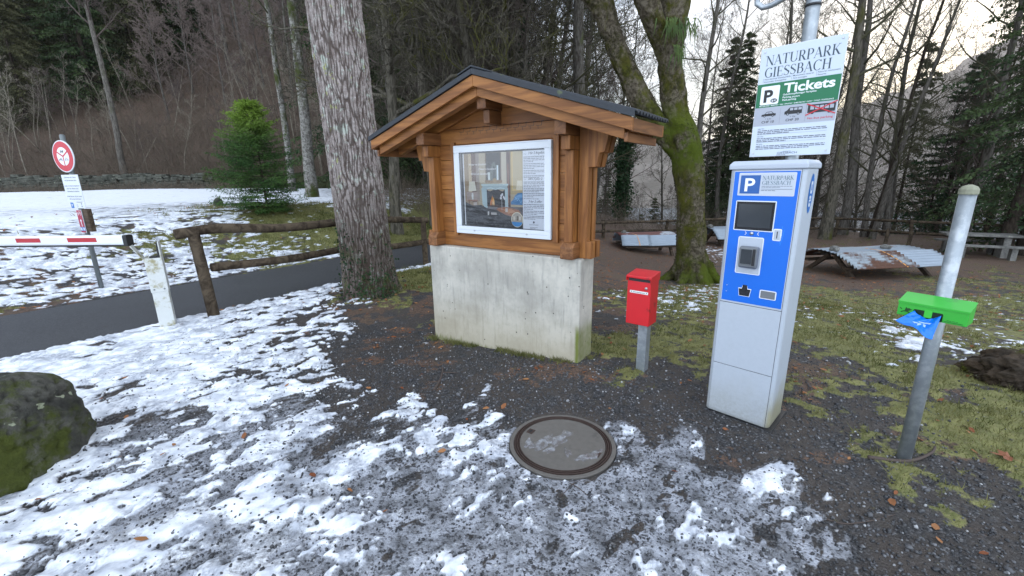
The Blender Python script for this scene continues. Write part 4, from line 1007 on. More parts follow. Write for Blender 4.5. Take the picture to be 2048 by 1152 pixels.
# ================================================================== GALVANISED POLE WITH BAG DISPENSER
PX, PY = 2.23, 2.14
T = thing('steel_post', 'thick galvanised steel post with a weathered cap carrying the green box', 'post', (PX, PY, 0), .2)
MB().tube([(0, 0, -.1), (0, 0, 1.49)], [.0325, .0325], 36).build('tube', 'galv', T, True)
MB().tube([(0, 0, 1.485), (0, 0, 1.508), (0, 0, 1.522), (0, 0, 1.531)], [.037, .037, .028, .008], 10).build('cap', m_plain('lichen_stained_cap', (.24, .24, .17), .8, 0, .35, 25, .3), T)
def dispenser():
    yaw = -.985
    dx, dy = math.cos(yaw), math.sin(yaw); nx_, ny_ = dy, -dx       # n: towards the viewer (-y local)
    org = np.array([PX, PY])+np.array([nx_, ny_])*.036
    T = thing('bag_dispenser', 'green sheet metal dog bag dispenser mounted across the galvanised post', 'dispenser', (org[0], org[1], 0), yaw)
    z0, z1 = .868, .940
    q = MB(); q.prism([(-.115, z0), (-.003, z0), (-.003, z1+.028), (-.105, z1), (-.115, z1)], -.132, .132, 'x'); q.build('housing', 'green', T, bev=.003)
    q = MB(); q.prism([(-.119, z1-.006), (-.116, z1-.006), (-.116, z1+.001), (-.003, z1+.030), (-.003, z1+.033), (-.119, z1+.004)], -.134, .134, 'x'); q.build('lid', 'green', T, bev=.001)
    p = Print()
    p.rrect(-.068, .044, z0+.001, z1-.028, .006, (.004, .02, .006), 1); p.rrect(-.026, .004, z0+.010, z1-.020, .006, (.05, .50, .045), 2)
    for k in range(12):
        a = rad(30+k*10); a2 = rad(40+k*10); p.line(-.098+.020*math.cos(a), .875+.018*math.sin(a), -.098+.020*math.cos(a2), .875+.018*math.sin(a2), .005, (.01, .05, .012), 2)
    p.poly([(-.102, .896), (-.098, .915), (-.092, .908), (-.086, .912), (-.080, .907), (-.074, .906), (-.082, .899), (-.090, .895)], (.01, .05, .012), 2); p.line(-.122, .908, -.114, .900, .004, (.01, .05, .012), 2)
    p.rect(.052, .118, z0+.007, z0+.010, (.01, .12, .015), 2); p.lines(.06, z0+.014, .055, 1, .01, .004, (.01, .10, .015), 2, 6)
    p.build('printed_mark', T, (0, -.1155, 0))
    # the bag pulled out of the opening
    B = thing('dog_waste_bag', 'crumpled blue plastic bag hanging out of the green dispenser', 'plastic bag', (org[0], org[1], 0), yaw)
    nu, nv = 34, 26; V = []
    for j in range(nv):
        t = j/(nv-1)
        xl = -.062+t*(-.050); xr = .040+t*(-.002)
        for i in range(nu):
            s = i/(nu-1); x = xl+(xr-xl)*s
            top = .905-.030*math.sin(math.pi*min(1, s*1.0))*(1-t)
            z = top-t*(.052+.058*s+.006*math.sin(9*s))
            y = -.121-.060*t**.8-.012*math.sin(s*7+2*t)*t-.010*math.sin(s*15+t*4)*(1-t)-.006*float(fbm(np.array([s*9.]), np.array([t*7.]), 3, 9)[0])
            V.append((x, y, z))
    F = [(j*nu+i, j*nu+i+1, (j+1)*nu+i+1, (j+1)*nu+i) for j in range(nv-1) for i in range(nu-1)]
    o = mk('film', V, F, 'bag', B, True); m = o.modifiers.new('t', 'SOLIDIFY'); m.thickness = .0012
    q = Print(); w_ = (.35, .50, .72)
    def bp(s, t):
        i = min(nu-1, max(0, int(s*(nu-1)))); j = min(nv-1, max(0, int(t*(nv-1)))); v = V[j*nu+i]; return (v[0], v[1]-.0022, v[2])
    Vm = []; Fm = []
    for pts in (((.30, .55), (.40, .45), (.52, .47), (.56, .62), (.50, .78), (.46, .62), (.38, .6)), ((.60, .50), (.68, .5), (.72, .62), (.66, .66)), ((.42, .34), (.6, .38), (.8, .28), (.78, .36), (.6, .44), (.44, .4))):
        n = len(Vm); Vm += [bp(*a) for a in pts]; Fm.append(tuple(range(n, n+len(pts))))
    mk('printed_mark', Vm, Fm, m_plain('pale_blue_print', w_, .4), B)
dispenser()

# ================================================================== MANHOLE
def manhole():
    T = thing('manhole_cover', 'round concrete filled manhole cover with rusty rings and ice on it', 'manhole cover', (MANX, MANY, .002), .5)
    T.scale = (.955, .955, 1)
    def ring(r0, r1, z0, z1, n=72):
        V = []; F = []
        for i in range(n):
            c, s = math.cos(i*2*math.pi/n), math.sin(i*2*math.pi/n); V += [(r0*c, r0*s, z0), (r0*c, r0*s, z1), (r1*c, r1*s, z1), (r1*c, r1*s, z0)]
        for i in range(n):
            a, b = i*4, (i+1) % n*4
            for k in range(4): F.append((a+k, a+(k+1) % 4, b+(k+1) % 4, b+k))
        return V, F
    iron = m_plain('rusty_cast_iron', (.055, .035, .028), .6, .3, .4, 40, .4)
    cc = m_plain('wet_grey_concrete', (.115, .105, .092), .55, 0, .25, 30, .5, dirt=(.06, .055, .05), dscale=6)
    q = MB(); q.add(*ring(.313, .340, -.05, .005)); q.build('outer_rim', cc, T, bev=.003)
    for r0, r1, z in ((.302, .309, .010), (.288, .295, .011), (.276, .2815, .010)):
        q = MB(); q.add(*ring(r0, r1, -.02, z)); q.build('iron_ring', iron, T, bev=.001)
    q = MB(); q.add(*ring(.0005, .312, -.04, .002)); q.build('ring_bed', iron, T)
    L_ = MB(); L_.tube([(0, 0, -.03), (0, 0, .0078)], [.274, .274], 72); L_ = L_.build('lid', cc, T, bev=.002)
    for a in (rad(118), rad(-62)):
        c = Vector((math.cos(a)*.235, math.sin(a)*.235, .0075)); u_ = np.array([math.cos(a), math.sin(a), 0]); v_ = np.array([-math.sin(a), math.cos(a), 0])
        MB().obox(c, u_*.022, v_*.026, (0, 0, .0022)).build('lifting_pocket', iron, L_)
        MB().obox(c+Vector((0, 0, .0024)), u_*.008, v_*.014, (0, 0, .0006)).build('recess', 'black', L_)
    # patches of refrozen slush, real thin lenses
    ice = NT('grey_ice'); k = ice; c = k.co(); icem = k.fin(k.mix(k.mr(k.noise(22, 5, .7, c), .4, .72), (.12, .11, .105), (.30, .31, .33)), .22, .6)
    V = []; F = []; n = 20; r = random.Random(8)
    for cx, cy, rx, ry, an in ((-.12, .06, .10, .04, .4), (-.02, .04, .09, .045, -.1), (-.19, .10, .05, .028, .9), (.07, .06, .06, .03, .3), (-.03, -.10, .045, .02, 1.2), (.10, -.2, .06, .03, .2), (.02, -.19, .05, .03, .1), (-.1, -.02, .06, .025, .3)):
        m0 = len(V); ph = r.uniform(0, 6)
        for i in range(n):
            a = i*2*math.pi/n; kk = 1+.25*math.sin(3*a+ph)+.15*math.sin(5*a+2*ph); x = rx*kk*math.cos(a); y = ry*kk*math.sin(a)
            V.append((cx+x*math.cos(an)-y*math.sin(an), cy+x*math.sin(an)+y*math.cos(an), .0079))
        for i in range(n):
            x, y, z = V[m0+i]; V.append((cx+(x-cx)*.75, cy+(y-cy)*.75, .0105))
        V.append((cx, cy, .012)); F += [(m0+i, m0+(i+1) % n, m0+n+(i+1) % n, m0+n+i) for i in range(n)]+[(m0+n+i, m0+n+(i+1) % n, m0+2*n) for i in range(n)]
    mk('ice_patch', V, F, icem, T, True)
manhole()

# ================================================================== BARRIER
def gy(u, v, Yd):
    d = ray(u, v); return np.array([d[0]/d[1]*Yd, Yd, EYE+d[2]/d[1]*Yd])
def barrier():
    e = gy(258, 480, 4.72)
    T = thing('barrier_boom', 'white barrier boom with red reflective strips reaching in over the path', 'barrier', (e[0], e[1], 0), -.045)
    z0, z1 = .932, 1.046; Lh = 4.4
    MB().prism([(-.035, z0+.012), (.035, z0+.012), (.040, z0+.03), (.040, z1-.012), (.028, z1), (-.028, z1), (-.040, z1-.012), (-.040, z0+.03)], -Lh, -.035, 'x').build('arm', 'boomwhite', T, bev=.003)
    MB().box(-Lh, -.035, -.030, .030, z0-.006, z0+.0115).build('rubber_edge', 'black', T, bev=.002)
    MB().prism([(-.042, z0-.004), (.042, z0-.004), (.043, z1-.006), (.03, z1+.003), (-.03, z1+.003), (-.043, z1-.006)], -.0345, .012, 'x').build('end_cap', 'black', T, bev=.004)
    x = -.18
    for px0, px1 in ((205, 152), (88, 45), (-25, -75), (-150, -210), (-300, -380)):
        a0 = gy(px0, 480, 4.76)[0]-e[0]; a1 = gy(px1, 480, 4.8)[0]-e[0]
        q = MB(); q.add([(a0, -.0408, z0+.045), (a0-.005, -.0408, z1-.022), (a1-.005, -.0408, z1-.022), (a1, -.0408, z0+.045)], [(0, 1, 2, 3)]); q.build('reflective_strip', 'redrefl', T)
    q = MB(); q.box(-Lh-.05, -Lh+.35, -.19, .19, -.05, 1.12); q.build('cabinet', 'boomwhite', T, bev=.015)
    bx, by = -3.93, 4.68
    R = thing('barrier_rest_post', 'white weathered steel rest post with a rubber lined fork at the top', 'post', (bx, by, 0), .55)
    MB().box(-.072, .072, -.062, .062, -.1, .43).build('lower_post', 'whitepaint', R, bev=.006)
    MB().box(-.078, .078, -.067, .067, .42, .80).build('upper_post', 'whitepaint', R, bev=.006)
    q = MB(); q.add([(-.078, -.067, .785), (-.078, .067, .785), (-.078-.09, .067, .945), (-.078-.09, -.067, .945), (-.070, -.067, .780), (-.070, .067, .780), (-.078-.083, .067, .948), (-.078-.083, -.067, .948)], [(0, 1, 2, 3), (4, 7, 6, 5), (0, 3, 7, 4), (1, 5, 6, 2), (3, 2, 6, 7), (0, 4, 5, 1)])
    q.build('fork_plate', 'whitepaint', R, bev=.002)
    MB().box(.066, .076, -.067, .067, .80, .975).build('fork_plate', 'whitepaint', R, bev=.002)
    MB().prism([(-.03, .8005), (.064, .8005), (.064, .965), (.050, .965), (.045, .83), (.02, .812), (-.03, .812)], -.055, .055).build('rubber_pad', 'black', R, bev=.002)
    for a in (-.045, .045): MB().tube([(a, -.066, .455), (a, -.076, .455)], [.009, .008], 8).build('bolt', 'galv_dull', R)
barrier()

# ================================================================== TRAFFIC SIGN POST
def signpost():
    bx, by, bz = hit(204, 578)
    T = thing('traffic_sign_post', 'grey post with a round red bordered traffic sign and stacked plates on the bank', 'traffic sign', (bx, by, bz), -.30)
    H = 2.16
    MB().tube([(0, 0, -.15), (0, 0, H+.03)], [.030, .030], 20).build('pole', 'galv_dull', T, True)
    MB().tube([(0, 0, H+.03), (0, 0, H+.045)], [.032, .02], 14).build('cap', 'galv_dull', T)
    c = 1.965-bz; r = .215
    q = MB(); n = 48
    q.tube([(0, -.035, c), (0, -.049, c)], [r, r], n); dsc = q.build('disc', 'alu', T, bev=.004)
    p = Print(); rdc = (.50, .012, .03); wh = (.72, .73, .75); bk = (.05, .05, .055)
    p.disc(0, c, r*.93, r*.93, rdc, 1, 48); p.disc(0, c, r*.57, r*.57, wh, 2, 48)
    for a in (90+180, 30, 150): p.line(0, c, r*.6*math.cos(rad(a)), c+r*.6*math.sin(rad(a)), .020, rdc, 3)
    # tiny vehicles in the three fields
    p.rrect(-.032, .032, c+.055, c+.083, .006, bk, 4); p.rrect(-.022, .022, c+.070, c+.079, .002, wh, 5); p.disc(-.02, c+.053, .007, .007, bk, 5, 10); p.disc(.02, c+.053, .007, .007, bk, 5, 10)
    p.poly([(-.085, c-.04), (-.06, c-.025), (-.045, c-.022), (-.03, c-.04)], bk, 4); p.disc(-.085, c-.046, .013, .013, bk, 5, 14); p.disc(-.037, c-.046, .013, .013, bk, 5, 14); p.disc(-.085, c-.046, .007, .007, wh, 6, 10); p.disc(-.037, c-.046, .007, .007, wh, 6, 10)
    for a in (.040, .085): p.disc(a, c-.046, .013, .013, bk, 5, 14); p.disc(a, c-.046, .009, .009, wh, 6, 10)
    p.line(.04, c-.046, .06, c-.02, .004, bk, 7); p.line(.06, c-.02, .085, c-.046, .004, bk, 7); p.line(.048, c-.022, .066, c-.020, .004, bk, 7)
    p.build('sign_face', dsc, (0, -.0495, 0))
    def plate(x0, x1, z0, z1, nm='plate'): return MB().box(x0, x1, -.042, -.036, z0-bz, z1-bz).build(nm, 'alu', T, bev=.001)
    P = plate(-.165, .185, 1.345, 1.720)
    p = Print(); ink = (.10, .12, .20)
    rows = (('Zubringer für Gäste', 1.675), ('mit Zimmerreservation', 1.635), ('accès en voiture uniquement', 1.560), ('pour les clients avec', 1.522), ('réservation de chambre', 1.484), ('access by car only for guests', 1.415), ('with a room reservation', 1.378))
    for t, z in rows: p.text(t, .01, z-bz, .018, ink, 1, .31 if 'acc' in t else .25, .02, 0, True)
    p.build('lettering', P, (0, -.0422, 0))
    P = plate(-.12, .185, 1.255, 1.338)
    p = Print(); p.rect(-.117, -.055, 1.258-bz, 1.335-bz, (.03, .16, .45), 1); p.text('P', -.10, 1.275-bz, .042, wh, 2, .026, .02)
    p.disc(.02, 1.29-bz, .012, .02, ink, 1, 16); p.disc(.02, 1.29-bz, .008, .014, wh, 2, 16); p.poly([(.10, 1.325-bz), (.13, 1.325-bz), (.115, 1.30-bz)], ink, 1); p.poly([(.10, 1.29-bz), (.13, 1.29-bz), (.115, 1.268-bz)], ink, 1)
    p.build('printed_mark', P, (0, -.0422, 0))
    P = plate(-.045, .065, .905, 1.232)
    p = Print(); p.rect(-.040, .060, .91-bz, 1.227-bz, (.36, .02, .055), 1)
    z = 1.175-bz
    for a in (-.016, .036): p.disc(a, z, .017, .020, wh, 2, 18); p.disc(a, z, .012, .015, (.36, .02, .055), 3, 18)
    p.line(-.016, z, .002, z+.03, .004, wh, 4); p.line(.002, z+.03, .030, z+.028, .004, wh, 4); p.line(.036, z, .028, z+.035, .004, wh, 4); p.line(-.016, z, .012, z, .004, wh, 4); p.line(.012, z, .028, z+.028, .004, wh, 4)
    z = 1.03-bz; p.rect(.003, .017, z-.035, z+.045, wh, 2); p.poly([(-.014, z+.04), (.034, z+.04), (.010, z+.075)], wh, 2)
    p.rect(-.036, .006, .935-bz, .985-bz, (.10, .35, .65), 2); p.rect(.014, .056, .935-bz, .985-bz, (.10, .35, .65), 2); p.rect(-.028, -.008, .945-bz, .975-bz, wh, 3); p.rect(.024, .044, .945-bz, .975-bz, wh, 3)
    p.build('printed_mark', P, (0, -.0422, 0))
    MB().box(.068, .165, -.03, .03, .92-bz, 1.245-bz).build('wooden_block', 'wood_old', T, bev=.004)
signpost()

# ================================================================== LOG FENCES
MT['log'] = m_bark('weathered_log', (.030, .022, .015), (.105, .080, .055), (.06, .065, .02), (.60, .7), axis_s=(3, 3, 3), bump=.5)
def log_tube(P, r, seed, n=14, seg=26):
    P = _catmull(np.array(P, float), seg)
    t = np.arange(len(P)); R = r*(1+.10*fbm(t*.09+seed, t*0., 3, seed)+.0)
    V, F = tube_geo(P, R, n)
    ang = np.tile(np.arange(n), len(P)); V[:, 2] += 0
    V = V+(.06*r*fbm(ang*1.7+seed*3, np.repeat(t, n)*.12, 3, seed))[:, None]*np.array([.5, .5, .7])
    return V.tolist(), F
def fence_left():
    p1 = np.array([-3.62, 5.0]); pm = np.array([-2.45, 6.80]); p2 = np.array([-1.63, 8.05])
    T = thing('log_fence', 'rustic round log fence along the near edge of the path', 'fence', (p1[0], p1[1], 0))
    W = lambda x, y, z: (x-p1[0], y-p1[1], z)
    def post(x, y, h, r, lx=0, ly=0, s=1):
        q = MB(); q.add(*log_tube([W(x, y, -.1), W(x+lx*.5, y+ly*.5, h*.5), W(x+lx, y+ly, h)], r, s)); q.build('post', 'log', T, True)
    post(p1[0], p1[1], 1.04, .062, -.045, -.02, 3); post(pm[0], pm[1], 1.0, .055, 0, 0, 4); post(p2[0], p2[1], .90, .05, 0, 0, 5)
    def rail(P, r, s):
        q = MB(); q.add(*log_tube([W(*p) for p in P], r, s)); q.build('rail', 'log', T, True)
    def on(u, v, t):
        x, y = p1+(p2-p1)*t+np.array([-.03, .02]); return (x, y, zh(x, y, u, v))
    A = np.array([-3.76, 4.83])
    rail([(A[0], A[1], zh(A[0], A[1], 383, 467)), (-3.5, 5.17, 1.055), (-3.05, 5.86, zh(-3.05, 5.86, 560, 456)), (-2.45, 6.78, .98)], .058, 11)
    rail([(-2.50, 6.72, .97), (-2.1, 7.35, .93), (p2[0]+.05, p2[1]+.08, zh(p2[0], p2[1], 858, 441))], .055, 12)
    rail([(-3.60, 5.08, .60), (-3.05, 5.90, .55), (-2.45, 6.82, .565)], .052, 13)
    rail([(-2.5, 6.75, .55), (-2.1, 7.4, .46), (p2[0]+.2, p2[1]+.32, .43)], .052, 14)
fence_left()
def fence_back():
    base = [(1150, 476), (1205, 476), (1330, 475), (1450, 474), (1560, 474), (1668, 475), (1815, 493), (1960, 503), (2100, 515)]
    P = [hit(*b) for b in base]
    o = P[2]; T = thing('pole_fence', 'dark two rail pole fence at the far side of the lawn', 'fence', o)
    W = lambda x, y, z: (x-o[0], y-o[1], z-o[2])
    tops = [(1150, 447), (1205, 445), (1330, 442), (1450, 437), (1560, 436), (1668, 437), (1815, 443), (1960, 449), (2100, 458)]
    lows = [(1150, 463), (1205, 462), (1330, 460), (1450, 457), (1560, 456), (1668, 457), (1815, 466), (1960, 472), (2100, 481)]
    TP = [(p[0], p[1], zh(p[0], p[1], *t)) for p, t in zip(P, tops)]; LP = [(p[0], p[1], zh(p[0], p[1], *t)) for p, t in zip(P, lows)]
    for i, p in enumerate(P):
        if i in (0,): continue
        q = MB(); q.add(*log_tube([W(p[0], p[1], p[2]-.2), W(p[0]+.03, p[1], (p[2]+TP[i][2])/2), W(p[0]+.08*(i % 3-1), p[1], TP[i][2]+.08)], .065, i+30, 10, 8)); q.build('post', 'log', T, True)
    for L_ in (TP, LP):
        for i in range(0, len(L_)-1, 2):
            seg = L_[i:i+3]
            if len(seg) < 2: continue
            q = MB(); q.add(*log_tube([W(a+(.02*i), b-.05-.02*(i % 4), c) for a, b, c in seg], .055, i+50, 10, 14)); q.build('rail', 'log', T, True)
    # raking strut
    b = hit(1770, 489); q = MB(); q.add(*log_tube([W(b[0], b[1], b[2]-.05), W(b[0]+.1, b[1]+.1, b[2]+.35), W(b[0]+.2, b[1]+.2, zh(b[0], b[1], 1772, 459))], .06, 77, 10, 8)); q.build('strut', 'log', T, True)
fence_back()

# ================================================================== COVERED TABLES ON THE LAWN
def stone_thing(x, y, z, s, label, seed, mat='stone', name='weight_stone', cat='stone', grp=None, sq=(1, .8, .55), fr=.2):
    bm = bmesh.new(); bmesh.ops.create_icosphere(bm, subdivisions=4, radius=1)
    r = random.Random(seed); ox = r.uniform(0, 50)
    me = bpy.data.meshes.new(name)
    V = np.array([v.co for v in bm.verts]); n = fbm(V[:, 0]*1.1+ox, V[:, 1]*1.1+V[:, 2]*1.3, 4, seed)
    V = V*(1+fr*1.6*n)[:, None]
    # facet it a little with cutting planes
    for k in range(9):
        d = np.array([r.gauss(0, 1), r.gauss(0, 1), r.gauss(0, .8)]); d /= np.linalg.norm(d); q = V@d; m = q > .80; V[m] -= ((q[m]-.80)*.85)[:, None]*d
    V = V*np.array(sq)*s
    for v, c in zip(bm.verts, V): v.co = c
    bm.to_mesh(me); bm.free(); me.polygons.foreach_set('use_smooth', [True]*len(me.polygons)); me.materials.append(MT[mat])
    o = bpy.data.objects.new(name, me); COL.objects.link(o); o.location = (x, y, z); o.rotation_euler = (0, 0, r.uniform(0, 6))
    return setp(o, label, cat, grp)
def covered_table(fl, fr_, bl, br, ht, hb, label, m_top, m_front, m_front2=None, split=.62, strap=None, stones=(), depth=.75, legs=True, seed=0):
    """corner pixels of the front slope; ht, hb are the heights of fold and lower edge above the ground there"""
    mid = hit((bl[0]+br[0])/2, (bl[1]+br[1])/2+18); g = mid[2]
    a, b = gz(*fl, g+ht), gz(*fr_, g+ht); c, d = gz(*bl, g+hb), gz(*br, g+hb)
    ax = (b-a); Lh = np.linalg.norm(ax); ax = ax/Lh
    nrm = np.array([ax[1], -ax[0], 0]); nrm /= np.linalg.norm(nrm)      # towards the viewer
    if nrm[1] > 0: nrm = -nrm
    o0 = a.copy(); yaw = math.atan2(ax[1], ax[0])
    T = thing('covered_picnic_table', label, 'table', (o0[0], o0[1], g), yaw)
    run = abs(float((c-a)@nrm)); run = min(max(run, .35), .7)
    def sheet(x0, x1, kind, mat, nm, lift=0):
        nx_ = 8; V = []; F = []
        if kind == 'front': m = 66; f = lambda t: (-run*t, ht-(ht-hb)*t**1.35)
        elif kind == 'top': m = 60; f = lambda t: (depth*t, ht+.03*math.sin(t*3))
        else: m = 60; f = lambda t: (depth+run*.9*t, ht-(ht-hb)*t**1.2)
        for j in range(m+1):
            t = j/m; y, z = f(t); wv = (.034 if kind != 'top' else .014)*math.sin(t*m/66*2*math.pi*6.5)
            for i in range(nx_+1):
                x = x0+(x1-x0)*i/nx_; sk = (-.04*t if kind == 'front' else 0)
                V.append((x+sk+.006*math.sin(j*.7), y, z+wv+lift+.006*math.sin(x*3+seed)))
        F = [(j*(nx_+1)+i, j*(nx_+1)+i+1, (j+1)*(nx_+1)+i+1, (j+1)*(nx_+1)+i) for j in range(m) for i in range(nx_)]
        o = mk(nm, V, F, mat, T, True); s = o.modifiers.new('t', 'SOLIDIFY'); s.thickness = .003; return o
    k1 = Lh*split
    sheet(-.05, Lh+.02, 'top', m_top, 'top_sheet', .012)
    sheet(-.02, k1, 'front', m_front, 'front_sheet', .0)
    sheet(k1-.06, Lh+.22, 'front', m_front2 or m_front, 'front_sheet', -.012)
    sheet(-.02, Lh, 'back', m_front, 'back_sheet', .0)
    if legs:
        for x in (.28, Lh-.15):
            for s in (-1, 1):
                y0, y1 = depth/2+s*(depth/2+run*.55), depth/2+s*.12
                q = MB(); d_ = np.array([0, y1-y0, ht-.08]); d_ /= np.linalg.norm(d_); cc = np.array([x, (y0+y1)/2, (ht-.08)/2-.05]); l2 = math.hypot(y1-y0, ht-.08)/2+.03
                q.obox(cc, (.04, 0, 0), np.cross(d_, (1, 0, 0))*.05, d_*l2); q.build('leg', 'wood_old', T, bev=.004)
        for y0 in (.08, depth-.2): MB().box(.1, Lh-.05, y0, y0+.14, ht-.075, ht-.03).build('board', 'wood_old', T)
        for s in (-1, 1):
            y0 = depth/2+s*(depth/2+run*.42)
            MB().box(.1, Lh-.05, y0-.12, y0+.12, hb*.75, hb*.75+.045).build('seat', 'wood_old', T, bev=.004)
    if strap:
        q = MB(); x = Lh*strap; P = [(x-.06, depth*.55, ht+.04), (x, .02, ht+.034), (x+.02, -run*.3, ht-(ht-hb)*.3**1.35+.022), (x+.03, -run*.7, ht-(ht-hb)*.7**1.35+.022), (x+.035, -run-.01, hb+.015)]
        for p_, q_ in zip(P, P[1:]):
            p_, q_ = np.array(p_), np.array(q_); dd = q_-p_; l2 = np.linalg.norm(dd)/2; dd = dd/(2*l2)
            q.obox((p_+q_)/2, (.016, 0, 0), dd*(l2+.004), np.cross(dd, (1, 0, 0))*.002)
        q.build('strap', m_plain('orange_webbing', (.62, .27, .05), .6), T)
    cs, sn = math.cos(yaw), math.sin(yaw)
    for i, (fx, fy, s, lb) in enumerate(stones):
        x, y = Lh*fx, depth*fy
        stone_thing(o0[0]+x*cs-y*sn, o0[1]+x*sn+y*cs, g+ht+.03+s*.42, s, lb, seed*10+i, sq=(1, .75, .55))
    return T
covered_table((1672, 508), (1849, 500), (1698, 543), (1878, 533), .60, .33, 'low table under grey corrugated sheets with a rusty middle and an orange strap', 'zinc', 'rust', 'zinc', .66, .50,
    ((.06, .30, .15, 'flat grey stone on the left end of the strapped corrugated sheets'), (.64, .32, .13, 'pale pointed stone on the middle of the strapped corrugated sheets')), .75, seed=1)
covered_table((1243, 472), (1352, 470), (1245, 487), (1350, 484), .62, .33, 'table under red brown and pale corrugated sheets left of the mossy tree', 'rustred', 'zinc', 'zinc', .5, .27,
    ((.1, .5, .12, 'small stone on the red brown sheets left of the mossy tree'),), .8, seed=2)
covered_table((1426, 459), (1520, 457), (1448, 479), (1540, 478), .62, .30, 'table under pale corrugated sheets half hidden behind the ticket machine', 'zinc', 'zinc', 'zinc', .5, None,
    ((.02, .4, .15, 'light stone on the sheets half hidden by the ticket machine'),), .8, seed=3)

def concrete_table():
    x, y, z = hit(1950, 512)
    T = thing('picnic_table', 'pale stone picnic table with benches beside the galvanised post', 'picnic table', (x, y, z), -.50)
    cm = MT['stone']
    MB().box(-.95, .95, -.36, .36, .69, .76).build('table_top', cm, T, bev=.01)
    for s in (-.6, .6):
        MB().box(s-.09, s+.09, -.24, .24, -.2, .689).build('leg', cm, T, bev=.01)
    for s in (-1, 1):
        MB().box(-.9, .9, s*.72-.15, s*.72+.15, .40, .455).build('bench_slab', cm, T, bev=.008)
        for q_ in (-.6, .6): MB().box(q_-.07, q_+.07, s*.72-.11, s*.72+.11, -.2, .399).build('bench_foot', cm, T, bev=.008)
concrete_table()

# ================================================================== STONES, BOULDER, WALL, STUMP
def boulder():
    bm = bmesh.new(); bmesh.ops.create_icosphere(bm, subdivisions=6, radius=1)
    V = np.array([v.co for v in bm.verts])
    N = V.copy()
    e = 3.0; V = V/((np.abs(V)**e).sum(1)**(1/e))[:, None]          # boxy
    n = fbm(N[:, 0]*1.3+7, N[:, 1]*1.3+N[:, 2]*1.7, 5, 15); n2 = fbm(N[:, 0]*5+7+N[:, 1]*2, N[:, 1]*4+N[:, 2]*9, 5, 16, .7)
    n3 = np.abs(fbm(N[:, 0]*2.2+N[:, 1], N[:, 2]*3.1-N[:, 0], 3, 17))
    V = V*(1+.14*n+.05*n2-.07*(n3 < .04)*(1-n3/.04))[:, None]
    V = V*np.array([.47, .44, .43]); V[:, 2] += .08
    for v, c in zip(bm.verts, V): v.co = c
    me = bpy.data.meshes.new('boulder'); bm.to_mesh(me); bm.free(); me.polygons.foreach_set('use_smooth', [True]*len(me.polygons)); me.materials.append(MT['boulder'])
    o = bpy.data.objects.new('boulder', me); COL.objects.link(o); o.location = (-3.12, 2.16, 0)
    setp(o, 'large mossy boulder lying in the snow beside the path', 'boulder')
boulder()
x, y, z = hit(438, 414)
stone_thing(x, y, z+.10, .16, 'small squat mossy marker stone on the snowy bank', 21, 'boulder', 'marker_stone', 'stone', None, (.8, .7, .95), .1)
def stump():
    x, y, z = hit(2062, 768)
    bm = bmesh.new(); bmesh.ops.create_icosphere(bm, subdivisions=6, radius=1); V = np.array([v.co for v in bm.verts])
    th = np.arctan2(V[:, 1], V[:, 0])
    n = fbm(V[:, 0]*2.2, V[:, 1]*2.2+V[:, 2]*2, 5, 81, .65); rg = np.abs(fbm(th*2.6, V[:, 2]*1.2, 3, 82))
    V = V*(1+.42*n-.35*rg)[:, None]*np.array([.42, .34, .20]); V[:, 2] += .06
    for v, c in zip(bm.verts, V): v.co = c
    me = bpy.data.meshes.new('mossy_stump'); bm.to_mesh(me); bm.free(); me.materials.append(MT['stump']); me.polygons.foreach_set('use_smooth', [True]*len(me.polygons))
    o = bpy.data.objects.new('mossy_stump', me); COL.objects.link(o); o.location = (x, y, z); setp(o, 'dark rotten mossy stump at the right edge of the lawn', 'stump')
stump()
def drywall():
    T = thing('dry_stone_wall', 'low mossy dry stone wall behind the snowy parking area', 'wall', (-20, 30, hz(-20, 30)))
    r = random.Random(4); V = []; F = []
    z00 = hz(-20, 30)
    def blk(x, y, z, w_, h_, d_):
        n = len(V); j = lambda s: r.uniform(-s, s)
        for sx in (-1, 1):
            for sy in (-1, 1):
                for sz in (-1, 1): V.append((x+20+sx*w_/2+j(w_*.12), y-30+sy*d_/2+j(.03), z-z00+sz*h_/2+j(h_*.14)))
        F.extend([tuple(n+i for i in f) for f in ((0, 1, 3, 2), (4, 6, 7, 5), (0, 4, 5, 1), (2, 3, 7, 6), (0, 2, 6, 4), (1, 5, 7, 3))])
    x = -48
    while x < -6:
        g = hz(x, 30-.3); top = .85+.25*float(fbm(np.array([x*.2]), np.array([0.]), 2, 3)[0]); z = g-.1
        xx = x
        row = 0
        while z < g+top:
            h_ = r.uniform(.13, .24); w_ = r.uniform(.3, .7); blk(x+r.uniform(-.12, .12), 30+.10*(z-g), z+h_/2, w_*1.15, h_*.92, .5); z += h_
        x += .44
    o = mk('stonework', V, F, 'rock_wall', T); bevel(o, .03, 2)
drywall()

